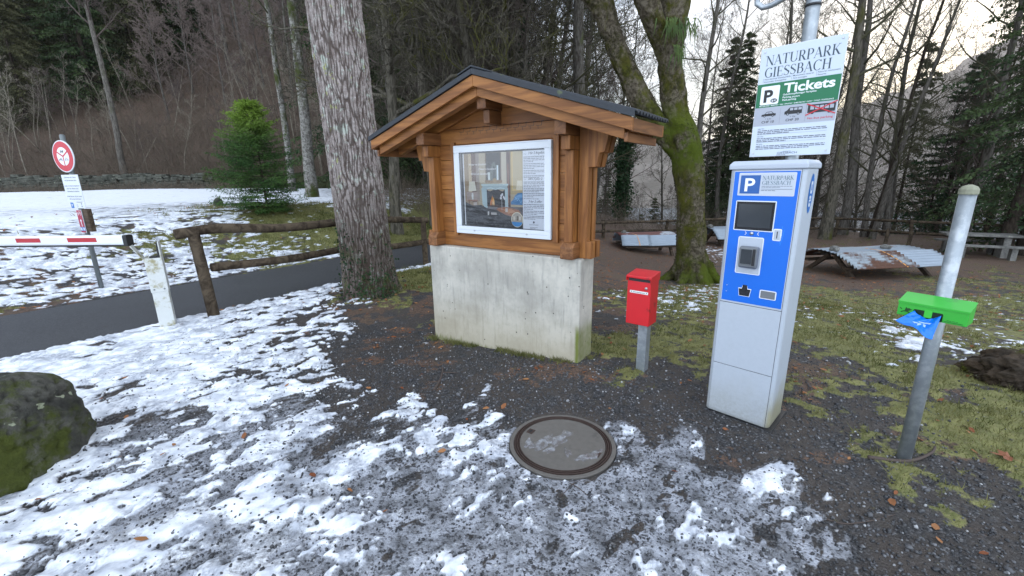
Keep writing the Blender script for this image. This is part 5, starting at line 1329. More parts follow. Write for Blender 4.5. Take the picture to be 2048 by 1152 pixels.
# ================================================================== TREES
def unit(v): return v/(np.linalg.norm(v)+1e-12)
def branch_path(r, p, d, L_, n, wob, grav):
    P = [p]; step = L_/n
    for i in range(n):
        d = unit(d+np.array([r.gauss(0, wob), r.gauss(0, wob), r.gauss(0, wob)+grav])); P.append(P[-1]+d*step)
    return np.array(P)
def bare_tree(label, group, seed, H=18, r0=.2, first=.3, limbs=20, rise=.5, spread=.28, bark='bark_grey', twig='twig', levels=4, tw_r=.006, wob=.09, lean=0, name='bare_tree', cat='tree', fork=None, dens=1.0, limb_r=.42):
    r = random.Random(seed)
    T = thing(name, label, cat, (0, 0, -50), 0, group)
    n = 14; P = [np.zeros(3)]; d = np.array([lean, 0, 1.])
    for i in range(n): d = unit(d+np.array([r.gauss(0, .035), r.gauss(0, .035), .02])); P.append(P[-1]+d*H/n)
    P = np.array(P); P[0, 2] = -.4
    t = np.linspace(0, 1, n+1); R = r0*((1-t)**.8*.93+.04); R[0] *= 1.35
    tk = Tubes(); PP = _catmull(P, 3); RR = np.interp(np.linspace(0, 1, len(PP)), t, R); tk.add(PP, RR, 12)
    cr = Tubes()
    def along(P, s):
        f = s*(len(P)-1); i = min(int(f), len(P)-2); return P[i]+(P[i+1]-P[i])*(f-i), unit(P[i+1]-P[i])
    def grow(p, d, L_, rad_, lvl):
        nseg = (7, 6, 4, 3)[min(lvl-1, 3)]
        Q = branch_path(r, p, d, L_, nseg, wob*(1.3 if lvl > 1 else 1), .05 if lvl < 3 else .02)
        tt = np.linspace(0, 1, nseg+1); rr = np.maximum(rad_*(1-tt*.8), tw_r*.55)
        (tk if lvl == 0 else cr).add(Q, rr, (6, 5, 4, 3)[min(lvl-1, 3)])
        if lvl >= levels: return
        nb = int((8, 7, 5, 4)[min(lvl-1, 3)]*dens+r.random())
        for k in range(nb):
            s = .18+.8*(k+r.random())/nb; q, dd = along(Q, s)
            a = r.uniform(0, 6.283); side = unit(np.cross(dd, [math.cos(a), math.sin(a), .4])); nd = unit(dd*r.uniform(.5, 1)+side*r.uniform(.6, 1)+np.array([0, 0, .15]))
            grow(q, nd, L_*r.uniform(.32, .58)*(1-.35*s), max(rad_*(1-s*.8)*.5, tw_r), lvl+1)
    for k in range(limbs):
        s = first+(1-first)*((k+r.random())/limbs)**.9; q, dd = along(PP, min(s, .985)); a = k*2.4+r.uniform(-.6, .6)
        up = rise+r.uniform(-.2, .3)
        nd = unit(np.array([math.cos(a), math.sin(a), up]))
        rr = r0*((1-s)**.8*.93+.04)
        grow(q, nd, H*spread*(1.15-s*.75)*r.uniform(.65, 1.15), max(rr*limb_r, tw_r*1.6), 1)
    tk.build('trunk', MT[bark], T); cr.build('crown', MT[twig], T)
    return T
def fir_tree(label, group, seed, H=20, r0=.22, base=.06, width=.19, droop=.35, leaf='fir', whorls=46, per=6, sp=13, needle=.085, bark='bark_dark', name='fir_tree', cat='tree', lmul=1.0, ragged=.35, scatter=1, pw=.75):
    r = random.Random(seed); g = np.random.default_rng(seed)
    T = thing(name, label, cat, (0, 0, -50), 0, group)
    tk = Tubes(); z = np.linspace(-.4, H, 14); P = np.stack([.05*np.sin(z*.4+seed), .05*np.cos(z*.3), z], -1); tk.add(P, r0*(1-np.linspace(0, 1, 14)*.95), 10)
    cr = []; nv = 0
    C0 = []; D0 = []; S0 = []
    for w_ in range(whorls):
        s = base+(1-base)*(w_+r.random()*.6)/whorls; zz = s*H; Lb = H*width*(1-s)**pw*lmul*(1 if s > base+.08 else .75)*(1 if pw > .7 else min(1, .45+s*2.6))+(.12 if pw > .7 else .05)
        for k in range(per):
            if r.random() < .12: continue
            a = r.uniform(0, 6.283); L_ = Lb*(1+r.uniform(-ragged, ragged)); n = 6
            up = .25*s-droop*(1-s)*.5
            Q = [np.array([0, 0, zz])]; d = unit(np.array([math.cos(a), math.sin(a), up]))
            for i in range(n):
                d = unit(d+np.array([r.gauss(0, .05), r.gauss(0, .05), -droop*.16+(.10 if i > 3 else 0)])); Q.append(Q[-1]+d*L_/n)
            Q = np.array(Q); tk.add(Q, np.linspace(max(.012, r0*.11*(1-s*.6)), .004, n+1)*(1 if r0 > .1 else .4), 4)
            m = max(3, int(sp*(L_/Lb)))
            for j in range(m):
                t = .18+.82*(j+r.random())/m; f = t*n; i = min(int(f), n-1); q = Q[i]+(Q[i+1]-Q[i])*(f-i); dd = unit(Q[i+1]-Q[i])
                side = unit(np.cross(dd, [0, 0, 1]))*(1 if j % 2 else -1)
                sd_ = unit(dd*.7+side*r.uniform(.5, 1)+np.array([0, 0, -.15-droop*.5*r.random()]))
                sl = L_*.30*(1.15-t)*r.uniform(.6, 1.3)+.10*scatter
                C0.append(q); D0.append(sd_); S0.append(sl)
    C0 = np.array(C0); D0 = np.array(D0); S0 = np.array(S0)
    # each spray: several short leaf-sized slivers set along it
    m = max(4, int(np.ceil(S0.mean()/needle*1.3)))
    C = np.repeat(C0, m, 0); D = np.repeat(D0, m, 0); S = np.repeat(S0, m); t = np.tile(np.arange(m)/m, len(C0))
    N = len(C); c = C+D*(S*t)[:, None]+g.normal(0, needle*.18, (N, 3))
    rnd = g.normal(0, 1, (N, 3)); ld = D*.8+rnd*.55; ld[:, 2] -= .15; ld /= np.linalg.norm(ld, axis=1)[:, None]
    sd_ = np.cross(ld, g.normal(0, 1, (N, 3))+np.array([0, 0, 1.2])); sd_ /= np.linalg.norm(sd_, axis=1)[:, None]+1e-9
    ln = needle*g.uniform(.8, 1.9, N)[:, None]; wd = needle*g.uniform(*((.22, .46) if needle > .06 else (.13, .26)), N)[:, None]
    V = np.stack([c, c+ld*ln*.5+sd_*wd, c+ld*ln, c+ld*ln*.5-sd_*wd], 1).reshape(-1, 3)
    F = np.arange(N*4).reshape(-1, 4)
    tk.build('trunk', MT[bark], T); mk_np('crown', V, F, MT[leaf], T, False)
    return T
def ivy_sleeve(parent, H, r0, seed, n=5200, leaf=.07, z0=.0, mat='ivy', name='ivy', bush=.22):
    g = np.random.default_rng(seed)
    z = g.uniform(z0, H, n); a = g.uniform(0, 6.283, n); rr = r0+np.abs(g.normal(0, bush, n))*(.45+.55*np.sin(z*1.3+a)**2)*np.clip((H-z)/3, .15, 1)
    c = np.stack([rr*np.cos(a), rr*np.sin(a), z], -1)
    u = g.normal(0, 1, (n, 3)); u[:, 2] -= .6; u /= np.linalg.norm(u, axis=1)[:, None]; v = np.cross(u, g.normal(0, 1, (n, 3))); v /= np.linalg.norm(v, axis=1)[:, None]
    l = leaf*g.uniform(.6, 1.3, n)[:, None]
    V = np.stack([c, c+u*l*.5+v*l*.5, c+u*l, c+u*l*.5-v*l*.5], 1).reshape(-1, 3)
    return mk_np(name, V, np.arange(n*4).reshape(-1, 4), MT[mat], parent, False)
def leafcloud(name, C, n, leaf, mat, parent, seed, sd=.1):
    """leaf-sized faces scattered round points C"""
    g = np.random.default_rng(seed); C = np.asarray(C); c = C[g.integers(0, len(C), n)]+g.normal(0, sd, (n, 3))
    u = g.normal(0, 1, (n, 3)); u /= np.linalg.norm(u, axis=1)[:, None]; v = np.cross(u, g.normal(0, 1, (n, 3))); v /= np.linalg.norm(v, axis=1)[:, None]; l = leaf*g.uniform(.6, 1.3, n)[:, None]
    V = np.stack([c, c+u*l*.5+v*l*.35, c+u*l, c+u*l*.5-v*l*.35], 1).reshape(-1, 3)
    return mk_np(name, V, np.arange(n*4).reshape(-1, 4), MT[mat], parent, False)

GL, GC, GR = 'trees of the left hillside wood', 'trees standing close behind the kiosk', 'trees between the lawn and the lake'
# ---- the pine beside the path, its bark modelled
def big_pine():
    bx, by = -2.05, 6.08
    T = thing('pine_tree', 'thick lichen blotched pine trunk beside the path with ivy at its foot', 'tree', (bx, by, 0))
    n, m = 300, 560; zz = np.concatenate([np.linspace(-.15, 4.6, m), np.linspace(4.8, 15, 20)])
    A, Zz = np.meshgrid(np.arange(n)*2*math.pi/n, zz)
    R = .338-.006*Zz+.09*np.exp(-np.clip(Zz+.1, 0, 9)/.30)+.05*np.exp(-np.clip(Zz, 0, 9)/.12)*np.sin(A*3+1)
    ca, sa = np.cos(A), np.sin(A)
    # fissured plates: warped ridged noise, taller than wide, seamless through 3-d folding
    px, py = ca*1.0, sa*1.0
    def cyl(fa, fz, sd_, o=4): 
        w1 = .5+.5*np.cos(A); return fbm(A*fa, Zz*fz, o, sd_)*w1+fbm(((A+math.pi) % (2*math.pi))*fa+31, Zz*fz, o, sd_)*(1-w1)
    wv = .30*cyl(1.6, 2.2, 90, 3)
    w0 = .5+.5*np.cos(A)
    def cell(AA, sd_):
        x = AA*6.8+wv*3.0; y = Zz*4.6+wv*4.5+.6*np.sin(AA*3); xi = np.floor(x); yi = np.floor(y); d1 = np.full(x.shape, 9.); d2 = d1.copy()
        for dx in (-1, 0, 1):
            for dy in (-1, 0, 1):
                gx = xi+dx; gy_ = yi+dy; fx = gx+_hash(gx, gy_, sd_); fy = gy_+_hash(gx, gy_, sd_+7)
                d = np.hypot(x-fx, (y-fy)*.5); d2 = np.minimum(d2, np.maximum(d1, d)); d1 = np.minimum(d1, d)
        return d2-d1
    c = cell(A, 91)*w0**.3*1.0
    c = np.where(w0 > .12, cell(A, 91), cell((A+math.pi) % (2*math.pi)+40, 93))
    crack = sst(c/.30+.25*cyl(14, 12, 98, 3))
    _c2 = cell(A*2.3, 94); crack = crack*(.55+.45*sst(_c2/.25))
    fl = cyl(9, 16, 95, 4)
    R = R+.013*crack+.014*fl+.004*cyl(30, 40, 97, 2)
    X_ = R*ca-.030*Zz; Y_ = R*sa
    V = np.stack([X_.ravel(), Y_.ravel(), Zz.ravel()], -1); k_ = len(zz)
    i = np.arange(k_-1)[:, None]*n; j = np.arange(n)[None]; kk = (j+1) % n
    F = np.stack([i+j, i+kk, i+n+kk, i+n+j], -1).reshape(-1, 4)
    k = NT('pine_bark_with_lichen'); co = k.co(); cr = k.attr('crack'); f = k.noise(9, 6, .7, k.co((1, 1, .6))); f2 = k.noise(38, 5, .7, co); f3 = k.noise(3.2, 5, .7, co); s = k.sep(k.co())
    col = k.mix(k.mr(f, .35, .65), (.17, .135, .12), (.34, .295, .27)); col = k.mix(k.mr(f2, .5, .72), col, (.42, .39, .37)); col = k.mix(k.mr(f2, .28, .42, .8, 0), col, (.085, .048, .034))
    lic = k.mr(k.noise(7, 5, .75, co), .56, .62); col = k.mix(k.math('MULTIPLY', lic, .8), col, k.mix(f2, (.28, .32, .26), (.50, .54, .47)))
    ygl = k.math('MULTIPLY', k.mr(k.noise(6.5, 4, .7, k.co((1, 1.3, 1.1))), .63, .66), k.mr(f3, .4, .5)); col = k.mix(ygl, col, (.36, .37, .17))
    low = k.mr(k.math('ADD', s[2], k.math('MULTIPLY', f3, 1.0)), 1.1, 2.3, .9, 0); col = k.mix(k.math('MULTIPLY', low, k.mr(f, .35, .6, .4, 1)), col, (.055, .042, .03))
    col = k.mix(k.math('MULTIPLY', k.mr(s[2], .2, 1.3, .8, 0), k.mr(k.noise(3, 5, .7, co), .52, .62)), col, (.06, .075, .018))
    col = k.mix(k.mr(cr, .0, .75, .8, 0), col, (.040, .027, .020)); k.bump(k.math('ADD', f2, k.math('MULTIPLY', cr, .5)), .7, .012)
    mk_np('trunk', V, F, k.fin(col, .92, .15), T, True, dict(crack=crack.ravel()))
    q = Tubes(); r = random.Random(3); CC = []
    for b in range(26):
        z = 8.5+b*.27; a = b*2.4; P = branch_path(r, np.array([-.03*z, 0, z]), np.array([math.cos(a), math.sin(a), .15]), 2.6*(1-(b/40)), 6, .15, .02); q.add(P, np.linspace(.05, .012, 7), 5); CC += list(P[2:])
    q.build('limbs', MT['bark_dark'], T)
    leafcloud('crown', CC, 9000, .16, 'fir', T, 5, .38)
    g = np.random.default_rng(4); C = []
    for i in range(500):
        a = -1.2+g.normal(0, .55); z = abs(g.normal(0, .30)); rr = .36+.12*math.exp(-z/.2); C.append((rr*math.cos(a), rr*math.sin(a), z+.02))
    for i in range(260):
        a = -2.2+g.normal(0, .25); z = g.uniform(.1, 1.0); C.append((.355*math.cos(a), .355*math.sin(a), z))
    leafcloud('ivy', C, 900, .036, 'ivy', T, 6, .035)
big_pine()
# ---- the mossy forked tree
def mossy():
    bx, by, bz = hit(1384, 562)
    T = thing('mossy_tree', 'thick forked tree trunk covered in green moss beside the kiosk roof', 'tree', (bx, by, bz))
    sc = by/6.53
    def pt(u, v, dy=0):
        p = gy(u, v, by+dy); return (p[0]-bx, p[1]-by, p[2]-bz)
    def limb(P, R, seed, n=64, seg=16):
        P = _catmull(np.array(P, float), seg); R = np.interp(np.linspace(0, 1, len(P)), np.linspace(0, 1, len(R)), R)
        V, F = tube_geo(P, R, n); Tt, N_, B_ = frames(P); a = np.tile(np.arange(n)*2*math.pi/n, len(P)); t = np.repeat(np.arange(len(P)), n)*.12
        rn = np.repeat(R, n); nd = (V-np.repeat(P, n, 0))/rn[:, None]
        f = fbm(np.cos(a)*1.2+t+seed, np.sin(a)*1.2+t*.5, 4, seed); f2 = fbm(np.cos(a)*6+t*3, np.sin(a)*6+seed-t, 3, seed+3)
        return V+nd*(rn*.22*f+.02*f2)[:, None], F
    k = .43
    q = MB()
    def add(P, R, s):
        V, F = limb(P, R, s); q.add(V.tolist(), F)
    def w(px): return px/2/FPX*by*1.0
    add([pt(1386, 575), pt(1382, 500), pt(1381, 400), pt(1372, 300), pt(1352, 230), pt(1342, 150), pt(1342, 80), pt(1350, 0), pt(1362, -150), pt(1380, -400)], [w(90), w(56), w(50), w(56), w(46), w(42), w(46), w(52), w(44), w(30)], 3)
    add([pt(1365, 305, .1), pt(1325, 262, .1), pt(1288, 212, .1), pt(1258, 150, .15), pt(1232, 90, .2), pt(1212, 30, .2), pt(1200, -60, .3), pt(1170, -250, .4)], [w(44), w(42), w(42), w(37), w(34), w(38), w(30), w(22)], 4)
    add([pt(1335, 120, .05), pt(1315, 60, -.2), pt(1290, -10, -.4), pt(1260, -120, -.6)], [w(34), w(34), w(38), w(30)], 5)
    add([pt(1216, 45, .2), pt(1196, 12, .1), pt(1165, -30, .0), pt(1120, -110, -.1)], [w(26), w(30), w(28), w(20)], 6)
    # root flare
    r = random.Random(6)
    for i in range(7):
        a = i*.9+.3; q2 = [( .28*math.cos(a), .28*math.sin(a), .42), (.48*math.cos(a), .48*math.sin(a), .14), (.85*math.cos(a), .85*math.sin(a), -.06)]
        V, F = limb(q2, [.17, .12, .05], 20+i, 20, 8); q.add(V.tolist(), F)
    kk = NT('moss_covered_bark'); c = kk.co(); s = kk.sep(kk.co()); n1 = kk.noise(1.6, 6, .7, c); n2 = kk.noise(14, 5, .7, c); n3 = kk.noise(70, 3, .7, c)
    bark = kk.mix(kk.mr(n2, .35, .65), (.045, .035, .022), (.16, .135, .10)); ms = kk.mix(kk.mr(n1, .38, .62), (.026, .026, .010), (.088, .090, .014)); ms = kk.mix(kk.mr(n2, .4, .7), ms, (.07, .06, .014)); ms = kk.mix(kk.mr(n3, .5, .8), ms, (.03, .032, .008))
    amt = kk.mr(kk.math('ADD', kk.noise(2.6, 6, .72, kk.co((1, 1, .6))), kk.mr(s[2], .1, 3.2, .05, .01)), .45, .60)
    col = kk.mix(amt, bark, ms)
    bri = kk.math('MAXIMUM', kk.mr(s[2], .25, .9, 1, 0), kk.math('MULTIPLY', kk.mr(s[2], 2.3, 2.8), kk.mr(s[2], 3.4, 4.2, 1, 0)))
    col = kk.mix(kk.math('MULTIPLY', bri, kk.mr(n1, .40, .56)), col, kk.mix(n3, (.04, .055, .008), (.09, .115, .012)))
    kk.bump(kk.math('ADD', n2, kk.math('MULTIPLY', n3, .6)), 1, .03)
    q.build('trunk', kk.fin(col, .95, .1), T, True)
    Vq = np.array(q.V); gq = np.random.default_rng(31); pick = Vq[gq.integers(0, len(Vq), 26000)]; pick = pick[(pick[:, 2] < 5.5)]
    nzz = fbm(pick[:, 0]*3+pick[:, 1]*2, pick[:, 2]*2.2, 4, 44); pick = pick[nzz > -.02]
    leafcloud('moss', pick, 14000, .028, 'moss_tuft', T, 45, .012)
    # ferns hanging from the stem
    g = random.Random(9); V = []; F = []
    for i in range(110):
        u = g.gauss(1352, 18); v = g.choice((g.uniform(35, 60), g.uniform(90, 112)))
        if v > 85 and not 1335 < u < 1362: continue
        p = Vector(gy(u, v, by-.43))-Vector((bx, by, bz)); l = g.uniform(.22, .38); n = len(V); dx = g.gauss(0, .10)
        for j in range(6):
            t = j/5; c_ = p+Vector((dx*t, -.14*math.sin(t*2.2), .03*math.sin(t*3)-l*t*t)); w_ = .012*math.sin(math.pi*(.12+.86*t))+.002; V += [tuple(c_-Vector((w_, 0, 0))), tuple(c_+Vector((w_, .006, 0)))]
        F += [(n+2*j, n+2*j+1, n+2*j+3, n+2*j+2) for j in range(5)]
    mk('fern', V, F, 'fern', T)
    cr = Tubes(); rr = random.Random(10)
    for P0 in (pt(1380, -400), pt(1170, -250, .4), pt(1260, -120, -.6), pt(1120, -110, -.1)):
        for kx in range(7):
            Q = branch_path(rr, np.array(P0), np.array([rr.gauss(0, 1), rr.gauss(0, 1), rr.uniform(0, .8)]), rr.uniform(2, 4), 7, .2, .03); cr.add(Q, np.linspace(.07, .015, 8), 5)
            for j in range(9):
                Q2 = branch_path(rr, Q[rr.randint(2, 7)], np.array([rr.gauss(0, 1), rr.gauss(0, 1), rr.uniform(-.3, .6)]), rr.uniform(.6, 1.6), 5, .2, .0); cr.add(Q2, np.linspace(.02, .005, 6), 3)
    cr.build('crown', MT['twig_moss'], T)
mossy()
# ---- the young conifer on the bank
cx_, cy_, cz_ = hit(530, 424); print('CONIFER', cx_, cy_, cz_)
yc = fir_tree('bushy bright green young conifer with lime green top on the snowy bank', None, 33, H=2.40*cy_/10, r0=.035, base=.03, width=.41, droop=.04, leaf='young_fir', whorls=50, per=10, sp=17, needle=.040*cy_/10, bark='bark_dark', name='young_conifer', cat='conifer', lmul=1.0, ragged=.42, scatter=.5, pw=.62)
yc.location = (cx_, cy_, cz_-.05)

# ---- prototypes of the wood
BT = [bare_tree('grey leafless tree crowded among others on the left hillside', GL, 101, 20, .19, .38, 22, .8, .20, 'bark_grey', 'twig', 4, .009),
      bare_tree('reddish twigged leafless tree high on the left hillside', GL, 102, 12, .10, .10, 26, .9, .26, 'bark_grey', 'twig_pink', 4, .013, dens=1.15),
      bare_tree('tall mossy leafless trunk crowded behind the kiosk roof', GC, 103, 19, .19, .08, 34, .35, .26, 'bark_moss', 'twig_moss', 4, .008, .13),
      bare_tree('thin grey leafless tree crowded behind the kiosk roof', GC, 104, 17, .11, .10, 30, .6, .24, 'bark_grey', 'twig', 4, .007),
      bare_tree('leafless tree with fine twigs against the sky beyond the lawn', GR, 105, 17, .17, .20, 26, .7, .26, 'bark_grey', 'twig_moss', 5, .0045, .13, dens=.78),
      bare_tree('slim leafless tree against the bright sky beyond the lawn', GR, 106, 14, .11, .16, 22, .6, .28, 'bark_dark', 'twig', 5, .004, .14, dens=.74)]
FT = [fir_tree('dark spruce with drooping boughs at the foot of the left hillside', GL, 201, 22, .26, .03, .20, .55, 'fir', 54, 8, 20, .16),
      fir_tree('olive green spruce with hanging boughs at the foot of the left hillside', GL, 202, 20, .24, .02, .22, .75, 'fir_olive', 52, 8, 20, .15),
      fir_tree('dark fir crowded behind the lawn fence', GR, 203, 24, .24, .05, .15, .55, 'fir', 60, 8, 17, .14, ragged=.6),
      fir_tree('ragged thin fir crowded behind the lawn fence', GR, 204, 21, .18, .10, .14, .75, 'fir_olive', 44, 6, 16, .12, ragged=.5)]
SAP = [bare_tree('slender pale sapling stem at the foot of the left hillside', 'saplings at the foot of the hillside', 301, 6.5, .035, .3, 10, 1.3, .22, 'bark_pale', 'bark_pale', 3, .006, .12, name='sapling', cat='sapling'),
       bare_tree('slender pale sapling stem at the foot of the left hillside', 'saplings at the foot of the hillside', 302, 5, .03, .2, 12, .9, .28, 'bark_pale', 'twig', 3, .005, .2, lean=.25, name='sapling', cat='sapling')]
used = set()
def put(proto, x, y, yaw=None, sc=1.0, tilt=(0, 0), label=None, group=None, dz=0):
    zz = gz1(x, y)
    yaw = random.uniform(0, 6.28) if yaw is None else yaw
    if id(proto) not in used:
        used.add(id(proto)); o = proto; o.location = (x, y, zz+dz); o.rotation_euler = (tilt[0], tilt[1], yaw); o.scale = (sc,)*3
    else: o = copy_tree(proto, (x, y, zz+dz), yaw, sc, tilt)
    if label: o['label'] = label; 
    if label and not group and 'group' in o: del o['group']
    if group: o['group'] = group
    return o
def pu(proto, u, Yd, **k):
    x, y, z = at(u, Yd); return put(proto, x, y, **k)
R_ = random.Random(12)
# foot of the left hillside: spruces whose boughs hang to the wall
for u, Yd, p, s in ((-60, 46, 0, 1.0), (60, 44, 1, .95), (150, 47, 1, .95), (235, 45, 0, .95), (330, 48, 1, .9), (100, 41, 1, .7), (280, 50, 0, .8), (370, 52, 1, .7), (430, 57, 0, .7), (20, 49, 1, .8), (130, 52, 0, .9), (20, 54, 0, 1.1), (360, 62, 0, .8), (440, 70, 1, .8), (260, 66, 1, 1), (560, 84, 0, .8), (640, 60, 0, .6), (480, 96, 0, 1), (700, 75, 1, .8), (190, 56, 0, 1.1), (290, 54, 1, 1.1), (-150, 44, 1, 1.1), (400, 54, 0, .9), (110, 56, 0, 1.1), (-40, 60, 0, 1.2)):
    pu(FT[p], u, Yd, sc=s)
for i in range(96):
    u = R_.uniform(300, 800); Yd = 40+85*R_.random()**.8; pu(BT[1], u, Yd, sc=R_.uniform(.8, 1.15))
for i in range(34):
    u = R_.uniform(-150, 760); Yd = R_.uniform(38, 100); pu(BT[0], u, Yd, sc=R_.uniform(.8, 1.1))
for i in range(16):
    u = R_.uniform(-200, 420); Yd = R_.uniform(60, 125); pu(FT[i % 2], u, Yd, sc=R_.uniform(.8, 1.15))
for i in range(70):
    u = R_.uniform(-20, 720); Yd = R_.uniform(31.8, 44); pu(SAP[i % 2], u, Yd, sc=R_.uniform(.7, 1.3), tilt=(R_.gauss(0, .08), R_.gauss(0, .12)))
# named trunks
pu(BT[0], 262, 33, sc=1.15, label='stout grey trunk wrapped in brushwood above the dry stone wall', yaw=1)
bt_b = bare_tree('pale blotched trunk left of the big pine', None, 111, 19, .21, .42, 14, .6, .16, 'bark_birch', 'twig_moss', 4, .008, .1, name='beech_tree'); pu(bt_b, 626, 17, yaw=.4, label='pale white blotched trunk close left of the big pine')
o = copy_tree(bt_b, at(588, 24)[:2]+(hz(*at(588, 24)[:2]),), 2.2, .9); o['label'] = 'second blotched trunk, dimmer, behind the young conifer'
# behind the kiosk: crowded upright trunks
for i in range(64):
    u = R_.uniform(735, 1190) if i < 18 else R_.uniform(735, 1040); Yd = R_.uniform(15, 60); x, y, z = at(u, Yd)
    put(BT[2 if R_.random() < .5 else 3], x, y, sc=R_.uniform(.75, 1.1), tilt=(R_.gauss(0, .02), R_.gauss(0, .035)))
for u, Yd, s in ((742, 24, .9), (830, 30, .8), (905, 34, 1), (980, 36, .7)): pu(FT[2], u, Yd, sc=s)
# two trees whose mossy limbs reach over the kiosk roof
reach = bare_tree('mossy leafless tree whose crooked limbs reach over the kiosk roof', None, 121, 13, .17, .20, 26, .12, .34, 'bark_moss', 'bark_moss', 4, .010, .20, name='bare_tree', limb_r=.5)
pu(reach, 868, 13.2, yaw=.8, label='mossy tree with crooked limbs reaching over the left roof slope')
o = copy_tree(reach, at(1010, 15)[:2]+(hz(*at(1010, 15)[:2]),), 2.9, 1.05); o['label'] = 'mossy tree with crooked limbs behind the roof ridge'
for u_, Y_, yw_, sc_, lb_ in ((790, 11.5, 4.1, .9, 'mossy tree with crooked limbs close right of the big pine'), (940, 12.5, 5.3, .95, 'mossy tree with crooked limbs straight behind the roof peak'), (1095, 17, 1.7, 1.0, 'crooked limbed tree before the white sky right of the roof peak')):
    q_ = at(u_, Y_); o = copy_tree(reach, q_, yw_, sc_); o['label'] = lb_
# ivy clad trunks
def ivy_tree(u, Yd, H, r0, n, label, seed, bush=.22, leaf=.08, z0=.3, tw='twig'):
    t = bare_tree(label, None, seed, H, r0, .35, 14, .7, .2, 'bark_grey', tw, 4, .006, name='ivy_covered_tree'); ivy_sleeve(t, H*.8, r0*.8, seed, n, leaf, z0, bush=bush); x, y, z = at(u, Yd); t.location = (x, y, z); return t
ivy_tree(1034, 17, 15, .26, 9000, 'ivy covered trunk rising behind the roof ridge', 131, .16, .10)
ivy_tree(1244, 26, 8, .22, 6000, 'short ivy covered trunk seen under the right eave', 132, .28, .13)
g_ = bare_tree('straight smooth grey trunk against the white sky right of the roof ridge', None, 133, 19, .24, .45, 12, .9, .16, 'bark_grey', 'twig', 4, .006); x, y, z = at(1166, 15.5); g_.location = (x, y, z)
# behind the mossy tree and towards the lake
for u, Yd, p, s in ((1215, 48, 2, .42), (1285, 52, 2, .45), (1340, 44, 3, .45), (1440, 30, 2, .62), (1490, 34, 2, .66), (1530, 29, 3, .6), (1400, 42, 2, .62), (1560, 40, 2, .6), (1610, 33, 3, .55), (1370, 66, 2, .7), (1465, 27, 2, .5), (1425, 36, 2, .6), (1510, 30, 3, .6), (1240, 40, 2, .36), (1310, 38, 2, .34), (1200, 44, 2, .4), (1590, 34, 3, .55)):
    pu(FT[p], u, Yd, sc=s)
for i in range(52):
    u = R_.uniform(1180, 1640); Yd = R_.uniform(25, 60); pu(BT[4 if R_.random() < .55 else 3], u, Yd, sc=R_.uniform(.65, .95), label='slender leafless tree in the dark wood behind the fence', group='trees in the dark wood behind the fence')
for u, Yd, s in ((1395, 22, 1.0), (1440, 27, .95), (1545, 24, .85), (1640, 26, .9), (1690, 30, 1), (1780, 26, .8), (1850, 31, .9)):
    pu(BT[4], u, Yd, sc=s)
for i in range(60):
    u = R_.uniform(1540, 2150); Yd = R_.uniform(19, 36); pu(BT[5 if R_.random() < .6 else 4], u, Yd, sc=R_.uniform(.5, .95), tilt=(R_.gauss(0, .05), R_.gauss(0, .07)))
def trunk_tree(u, Yd, H, r0, lean, label, seed, bark='bark_grey', first=.35, yaw=0, **k):
    t = bare_tree(label, None, seed, H, r0, first, 18, .5, .24, bark, 'twig_moss', 5, .0045, .12, lean=0, dens=.75, **k); x, y, z = at(u, Yd); t.location = (x, y, z); t.rotation_euler = (0, lean, yaw); return t
trunk_tree(1662, 19, 17, .24, .02, 'mossy grey trunk just right of the tickets sign', 141, 'bark_moss')
trunk_tree(1696, 21, 16, .22, .05, 'leaning grey trunk standing behind the lawn fence right of the ticket machine', 142)
trunk_tree(1752, 20, 14, .11, .05, 'thin red brown trunk between the tickets sign and the ivy column', 143, 'bark_dark')
trunk_tree(1948, 17, 15, .16, .02, 'grey trunk that forks just above the galvanised post', 144, first=.16)
trunk_tree(2030, 14.5, 15, .20, .0, 'dark trunk at the right edge of the lawn', 145, 'bark_dark')
iv = fir_tree('dense dark ivy clad column of foliage before the bright lake', None, 151, 9.5, .20, .02, .19, .30, 'ivy', 44, 8, 14, .10, name='ivy_covered_tree'); x, y, z = at(1880, 22); iv.location = (x, y, z); iv.rotation_euler = (0, .07, 0)
for u, Yd, p, s, lb in ((2075, 14.5, 2, .72, 'dark fir whose boughs hang in at the right edge'), (1990, 24, 3, 1.0, 'ragged tall fir behind the forked grey trunk'), (1800, 30, 3, .9, 'ragged fir left of the ivy clad column'), (2140, 18, 2, .9, 'tall dark fir half cut by the right edge')):
    pu(FT[p], u, Yd, sc=s, label=lb)

